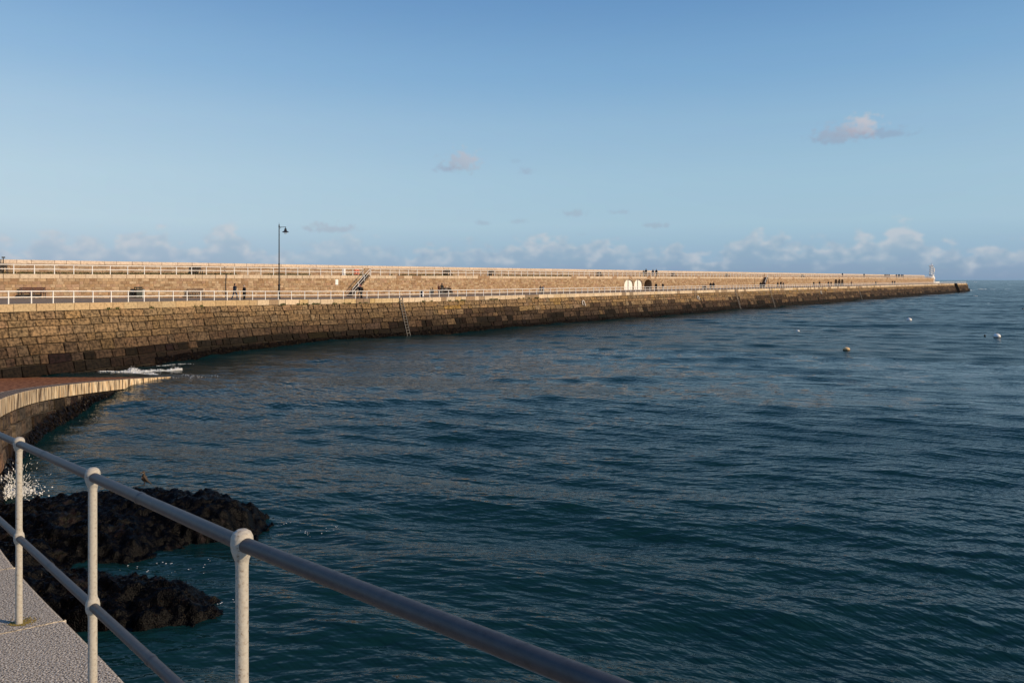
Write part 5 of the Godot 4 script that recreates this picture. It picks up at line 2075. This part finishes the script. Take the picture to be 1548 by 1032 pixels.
func make_buoys() -> void:
	for q in [[1206.5, 501.5, 0.24, Color(0.80, 0.80, 0.79), "smallest white mooring buoy floating nearest the sea wall"], [1280.0, 532.0, 0.35, Color(0.62, 0.42, 0.20), "weathered tan mooring buoy floating low in the water"],
			[1375.0, 486.5, 0.42, Color(0.80, 0.77, 0.73), "white mooring buoy floating out from the pier's far end"], [1508.0, 512.0, 0.40, Color(0.80, 0.80, 0.78), "large round white mooring buoy floating in open water"]]:
		var f: float = 1150.0 * EYE / (q[1] - 421.3)
		var x: float = (q[0] - 774.0) / 1150.0 * f
		var t := thing("mooring_buoy", q[4], "buoy", P(x, sea_y(x, f), f), rng.randf() * TAU, "mooring buoys")
		var r: float = q[2]
		var b := MB.new()
		b.ball(Vector3(0, r * 0.35, 0), r, r * (0.85 if r > 0.36 and q[3].b > 0.5 else 0.62), r, 18, q[3])
		build("float", b, M.painted, t)
		b = MB.new()
		b.lathe(Vector3.ZERO, [[r * 0.9, -0.1], [r * 0.99, r * 0.05], [r * 1.01, r * 0.2]], 18, Color(0.035, 0.03, 0.02))
		build("weed_band", b, M.painted, t)
		b = MB.new()
		var ring := []
		for k in 11: ring.append(Vector3(cos(TAU * k / 10.0) * 0.07, r * 1.2 + 0.05 + sin(TAU * k / 10.0) * 0.07, 0))
		b.tube(ring, filled(11, 0.015), 5, Color(0.1, 0.08, 0.06), false)
		build("ring", b, M.painted, t)
	for q in [[1547.0, 467.5, "tiny dark float low in the water near the frame's edge buoy"], [1489.5, 509.8, "tiny dark float beside the large round white buoy"]]:
		var f: float = 1150.0 * EYE / (q[1] - 421.3)
		var x: float = (q[0] - 774.0) / 1150.0 * f
		var r := 0.13 if q[0] < 1500.0 else 0.3
		var t := thing("pot_marker", q[2] if q[0] < 1500.0 else "dark pot marker floating alone far out in open water", "float", P(x, sea_y(x, f), f))
		var b := MB.new()
		b.ball(Vector3(0, r * 0.4, 0), r, r, r, 12, BLACK)
		build("float", b, M.painted, t)
		b = MB.new()
		b.tube([Vector3(0, r, 0), Vector3(0.02, r + 0.12, 0)], [0.02, 0.01], 5, BLACK)
		build("stalk", b, M.painted, t)

func make_bird() -> void:
	# a young cormorant on the crest of the long rock
	var x := -11.75
	var f := 24.3
	var y := 0.0
	var best := -9.0
	for df in range(-8, 9):
		for dx in range(-2, 3):
			var h := rock_top(x + dx * 0.05, f + df * 0.05)
			if h > best:
				best = h
	y = best + 0.03
	var t := thing("cormorant", "brown seabird with white cheek perched upright on the dark rock", "bird", P(x, y, f), deg_to_rad(-60))
	t.scale = Vector3.ONE * 1.2
	var b := MB.new()
	var brown := Color(0.05, 0.032, 0.022)
	b.tube([Vector3(0, 0.075, -0.10), Vector3(0, 0.10, -0.06), Vector3(0, 0.15, -0.015), Vector3(0, 0.21, 0.012), Vector3(0, 0.255, 0.02), Vector3(0, 0.285, 0.012), Vector3(0, 0.315, 0.008), Vector3(0, 0.345, 0.018), Vector3(0, 0.368, 0.03), Vector3(0, 0.38, 0.035)],
		[0.012, 0.04, 0.066, 0.068, 0.052, 0.034, 0.028, 0.034, 0.026, 0.006], 14, brown)
	build("body", b, M.feather, t)
	b = MB.new()
	b.ball(Vector3(0, 0.20, 0.055), 0.042, 0.06, 0.028, 10, Color(0.30, 0.22, 0.17))
	b.ball(Vector3(0, 0.335, 0.035), 0.026, 0.022, 0.022, 10, Color(0.62, 0.55, 0.48))
	build("pale_breast", b, M.feather, t)
	b = MB.new()
	b.tube([Vector3(0, 0.352, 0.045), Vector3(0, 0.35, 0.085), Vector3(0, 0.34, 0.102)], [0.011, 0.006, 0.003], 8, Color(0.22, 0.15, 0.06))
	build("beak", b, M.feather, t)
	for s in [-1.0, 1.0]:
		b = MB.new()
		b.tube([Vector3(0.055 * s, 0.235, 0.01), Vector3(0.066 * s, 0.18, -0.02), Vector3(0.045 * s, 0.11, -0.07), Vector3(0.02 * s, 0.06, -0.12)], [0.02, 0.03, 0.024, 0.006], 8, Color(0.038, 0.026, 0.018))
		build("wing", b, M.feather, t)
		b = MB.new()
		b.tube([Vector3(0.028 * s, 0.10, 0.0), Vector3(0.032 * s, 0.01, 0.01)], [0.01, 0.008], 6, Color(0.02, 0.018, 0.016))
		for k in 3:
			b.tube([Vector3(0.032 * s, 0.01, 0.01), Vector3(0.032 * s + 0.02 * (k - 1), 0.002, 0.06)], [0.006, 0.003], 5, Color(0.02, 0.018, 0.016))
		build("leg", b, M.feather, t)
		b = MB.new()
		b.ball(Vector3(0.024 * s, 0.355, 0.038), 0.005, 0.005, 0.005, 6, Color(0.01, 0.01, 0.01))
		build("eye", b, M.feather, t)
	b = MB.new()
	b.tube([Vector3(0, 0.09, -0.09), Vector3(0, 0.04, -0.14), Vector3(0, 0.0, -0.18)], [0.022, 0.02, 0.008], 8, Color(0.03, 0.02, 0.015))
	build("tail", b, M.feather, t)

func rock_top(x: float, f: float) -> float:
	# height of the first rock's mesh near (x, f)
	var t := get_node("weedy_rock")
	var am: ArrayMesh = t.get_child(0).mesh
	if rock_v.is_empty():
		rock_v = am.surface_get_arrays(0)[Mesh.ARRAY_VERTEX]
	var best := 1e9
	var h := 0.0
	for v in rock_v:
		var d: float = absf(v.x + t.position.x - x) + absf(-v.z - t.position.z - f)
		if d < best:
			best = d
			h = v.y
	return h

var rock_v := PackedVector3Array()

# ---------------------------------------------------------------- white water
func blob_mesh() -> ArrayMesh:
	var b := MB.new()
	b.ball(Vector3.ZERO, 1, 1, 1, 8, Color.WHITE)
	return b.mesh(M.foam)

func make_foam() -> void:
	var ball := blob_mesh()
	var xf := []
	# the little breaker running over the toe of the slip: strands of [px, py, height of the crest in m, thickness]
	for st in [[[150.0, 561.2, 0.02, 0.03], [178.0, 561.6, 0.05, 0.06], [193.0, 560.6, 0.12, 0.12], [200.0, 560.6, 0.50, 0.17], [208.0, 560.4, 0.20, 0.15], [230.0, 559.4, 0.13, 0.11], [255.0, 558.0, 0.18, 0.10], [268.0, 556.6, 0.20, 0.07], [275.0, 554.6, 0.12, 0.03]],
			[[192.0, 561.5, 0.06, 0.08], [205.0, 564.0, 0.10, 0.12], [220.0, 565.2, 0.07, 0.09], [236.0, 568.6, 0.03, 0.05]], [[238.0, 549.0, 0.02, 0.03], [262.0, 548.0, 0.03, 0.04], [292.0, 547.4, 0.01, 0.02]]]:
		for k in (1900 if st.size() > 5 else 500 if st.size() == 4 else 120):
			var t: float = rng.randf() * (st.size() - 1.001)
			var i := int(t)
			var e0: Array = st[i]
			var e1: Array = st[i + 1]
			var u: float = t - i
			var px := lerpf(e0[0], e1[0], u)
			var f0: float = 1150.0 * EYE / (lerpf(e0[1], e1[1], u) - 421.3)
			var th: float = lerpf(e0[3], e1[3], u)
			var hg: float = lerpf(e0[2], e1[2], u)
			if noise.get_noise_2d(px * 7.0, k * 0.02) < -0.28: continue
			var p := Vector2((px - 774.0) / 1150.0 * f0 + rng.randfn(0.0, 0.06), f0 + rng.randfn(0.0, th * 1.4))
			var y := pow(rng.randf(), 1.8) * hg * (1.0 + 0.9 * noise.get_noise_2d(px * 20.0, 4.0))
			var r := rng.randf_range(0.012, 0.05) * (0.5 + th * 4.0) * (1.0 - 0.6 * clampf(y / 0.5, 0, 1))
			xf.append([Transform3D(Basis().scaled(Vector3(r * 1.7, r * 0.8, r * 1.2)), P2(p, maxf(sea_y(p.x, p.y), slip_y(p.y) - 0.02) + y)), Color.WHITE])
	tag(scatter("breaking_wave", ball, xf), "white breaking wavelet running over the toe of the slipway", "wave", "", "stuff")
	# flat lace of foam: [x0, x1, f0, f1, n, threshold, scale]
	xf = []
	for q in [[-8.0, -4.6, 22.2, 25.4, 3000, 0.40, 0.013], [-11.0, -7.0, 18.6, 22.0, 2200, 0.36, 0.013], [-7.3, -5.6, 16.4, 18.4, 900, 0.34, 0.012], [-9.0, -6.0, 13.5, 16.4, 500, 0.38, 0.012], [-24.0, -21.5, 37.0, 46.0, 400, 0.40, 0.02], [-27.0, -21.0, 56.0, 60.0, 1500, 0.34, 0.03]]:
		for k in q[4]:
			var p := Vector2(rng.randf_range(q[0], q[1]), rng.randf_range(q[2], q[3]))
			var nz := 0.5 - absf(noise.get_noise_2d(p.x * 24.0, p.y * 40.0)) * 2.2 + 0.5 * noise.get_noise_2d(p.x * 9.0 + 70.0, p.y * 12.0)
			var ex := minf(minf(p.x - q[0], q[1] - p.x) / (q[1] - q[0]), minf(p.y - q[2], q[3] - p.y) / (q[3] - q[2])) * 4.0
			if nz * minf(ex, 1.0) < q[5] + 0.12: continue
			var r: float = q[6] * rng.randf_range(0.4, 1.3)
			xf.append([Transform3D(Basis(Vector3.UP, rng.randf() * TAU).scaled(Vector3(r * 1.4, r * 0.2, r)), P2(p, sea_y(p.x, p.y) + 0.004)), Color.WHITE])
	tag(scatter("foam_lace", ball, xf), "thin white lace of foam on the water around the weedy rocks", "foam", "", "stuff")
	# surf off the pier head and a few specks of white farther out
	xf = []
	for q in [[1466.0, 439.0, 9.0, 1.0], [1478.0, 437.6, 7.0, 0.4], [1484.0, 437.2, 8.0, 0.9], [1491.0, 437.8, 4.0, 0.8], [1501.0, 437.6, 8.0, 0.7], [1521.0, 437.0, 9.0, 0.6], [1531.0, 437.8, 6.0, 0.5], [1529.0, 430.3, 8.0, 0.4], [1475.0, 426.5, 3.0, 0.5], [1475.3, 447.4, 3.0, 0.7], [1203.0, 460.2, 3.0, 0.8], [1496.5, 458.3, 3.0, 0.4]]:
		var f: float = 1150.0 * EYE / (q[1] - 421.3)
		var x: float = (q[0] - 774.0) / 1150.0 * f
		var px := f / 1150.0
		for k in 60:
			var xx: float = x + rng.randfn(0.0, 0.28) * q[2] * px
			var ff := f + rng.randfn(0.0, 0.6)
			var r: float = px * 0.38 * q[3] * rng.randf_range(0.4, 1.2)
			xf.append([Transform3D(Basis().scaled(Vector3(r * 2.0, r * 0.8, r)), P(xx, rng.randf_range(0.0, 0.5) * px * q[3] - f * f / 1.48e7, ff)), Color.WHITE])
	tag(scatter("surf_flecks", ball, xf), "white flecks of surf on the sea off the tip of the pier", "surf", "", "stuff")
	# spray thrown up against the quay beside the rock
	xf = []
	var c := Vector3(-17.2, 0.15, -26.2)
	for k in 600:
		var a := rng.randf_range(-1.3, 1.3)
		var sp := pow(rng.randf(), 1.3) * 1.25
		var arm := noise.get_noise_2d(a * 60.0, 11.0)
		sp *= 0.55 + 0.9 * absf(arm) * 2.0
		var p := c + Vector3(sin(a) * sp * 1.1 + rng.randfn(0, 0.03), cos(a) * sp * 0.8 + rng.randfn(0, 0.03), rng.randfn(0, 0.2))
		var r := rng.randf_range(0.004, 0.013) * (1.25 - sp * 0.4)
		var bs := Basis(Vector3.BACK, -a).scaled_local(Vector3(r, r * rng.randf_range(1.5, 7.0), r))
		xf.append([Transform3D(bs, p), Color.WHITE])
	for k in 700:
		var p := c + Vector3(rng.randfn(0.0, 0.42), absf(rng.randfn(0.0, 0.12)) - 0.05, rng.randfn(0.0, 0.3))
		var r := rng.randf_range(0.006, 0.026)
		xf.append([Transform3D(Basis().scaled(Vector3(r * 1.6, r, r)), p), Color.WHITE])
	tag(scatter("spray", ball, xf), "burst of white spray between the quay wall and the dark rock", "spray", "", "stuff")

# ---------------------------------------------------------------- scene
func _ready() -> void:
	var t0 := Time.get_ticks_msec()
	# camera: level, lens shifted down a little
	var cam := Camera3D.new()
	cam.name = "camera"
	cam.projection = Camera3D.PROJECTION_FRUSTUM
	cam.near = 0.1
	cam.far = 30000.0
	cam.size = 2.0 * 516.0 / 1150.0 * cam.near
	cam.frustum_offset = Vector2(0.0, -(516.0 - 421.3) / 1150.0 * cam.near)
	cam.position = Vector3(0, EYE, 0)
	add_child(cam)
	cam.current = true
	# sky and exposure
	var env := Environment.new()
	env.background_mode = Environment.BG_SKY
	env.sky = Sky.new()
	env.sky.sky_material = make_sky()
	env.background_energy_multiplier = 1.0
	env.tonemap_mode = Environment.TONE_MAPPER_LINEAR
	env.tonemap_exposure = 1.0
	env.sdfgi_enabled = true
	env.ssao_enabled = true
	env.ssil_enabled = true
	var we := WorldEnvironment.new()
	we.name = "environment"
	we.environment = env
	add_child(we)
	# low warm sun, from the right and a little behind
	var sun := DirectionalLight3D.new()
	sun.name = "sun"
	sun.light_energy = 1.55
	sun.light_color = Color(1.0, 0.89, 0.74)
	sun.light_angular_distance = 0.5
	sun.shadow_enabled = true
	add_child(sun)
	var el := deg_to_rad(24.0)
	var to_sun := Vector3(0.944 * cos(el), sin(el), 0.330 * cos(el))
	sun.look_at_from_position(to_sun * 100.0, Vector3.ZERO, Vector3.UP)
	print("sky ", Time.get_ticks_msec() - t0)

	rng.seed = 20
	noise.seed = 4
	noise.frequency = 0.03
	make_materials()
	make_waves()
	make_sea()
	print("sea ", Time.get_ticks_msec() - t0)
	make_front_path()
	make_slip_path()
	var cut0 := front_at(1443.0, 0.0)
	var cut1 := front_at(1447.5, 0.0)
	fl_cut0 = cut0[1]
	fl_cut1 = cut1[1]
	lich0 = front_at(494.0, 0.0)[1]
	lich1 = front_at(602.0, 0.0)[1]
	make_sea_wall()
	print("wall ", Time.get_ticks_msec() - t0)
	STAIRS = [[line_at(558.0, 10.9), "steep stair with white rails up the tan wall beside lifebuoy"], [line_at(1161.0, 10.9), "steep stair up the tan wall far along the pier"]]
	make_upper()
	print("upper ", Time.get_ticks_msec() - t0)
	make_railings()
	make_stairs()
	make_slip()
	make_near_railing()
	make_rocks()
	print("rocks ", Time.get_ticks_msec() - t0)
	make_lamp()
	make_furniture()
	make_ladders()
	make_head()
	make_buoys()
	make_people()
	print("people ", Time.get_ticks_msec() - t0)
	make_bird()
	make_foam()
	print("done ", Time.get_ticks_msec() - t0)
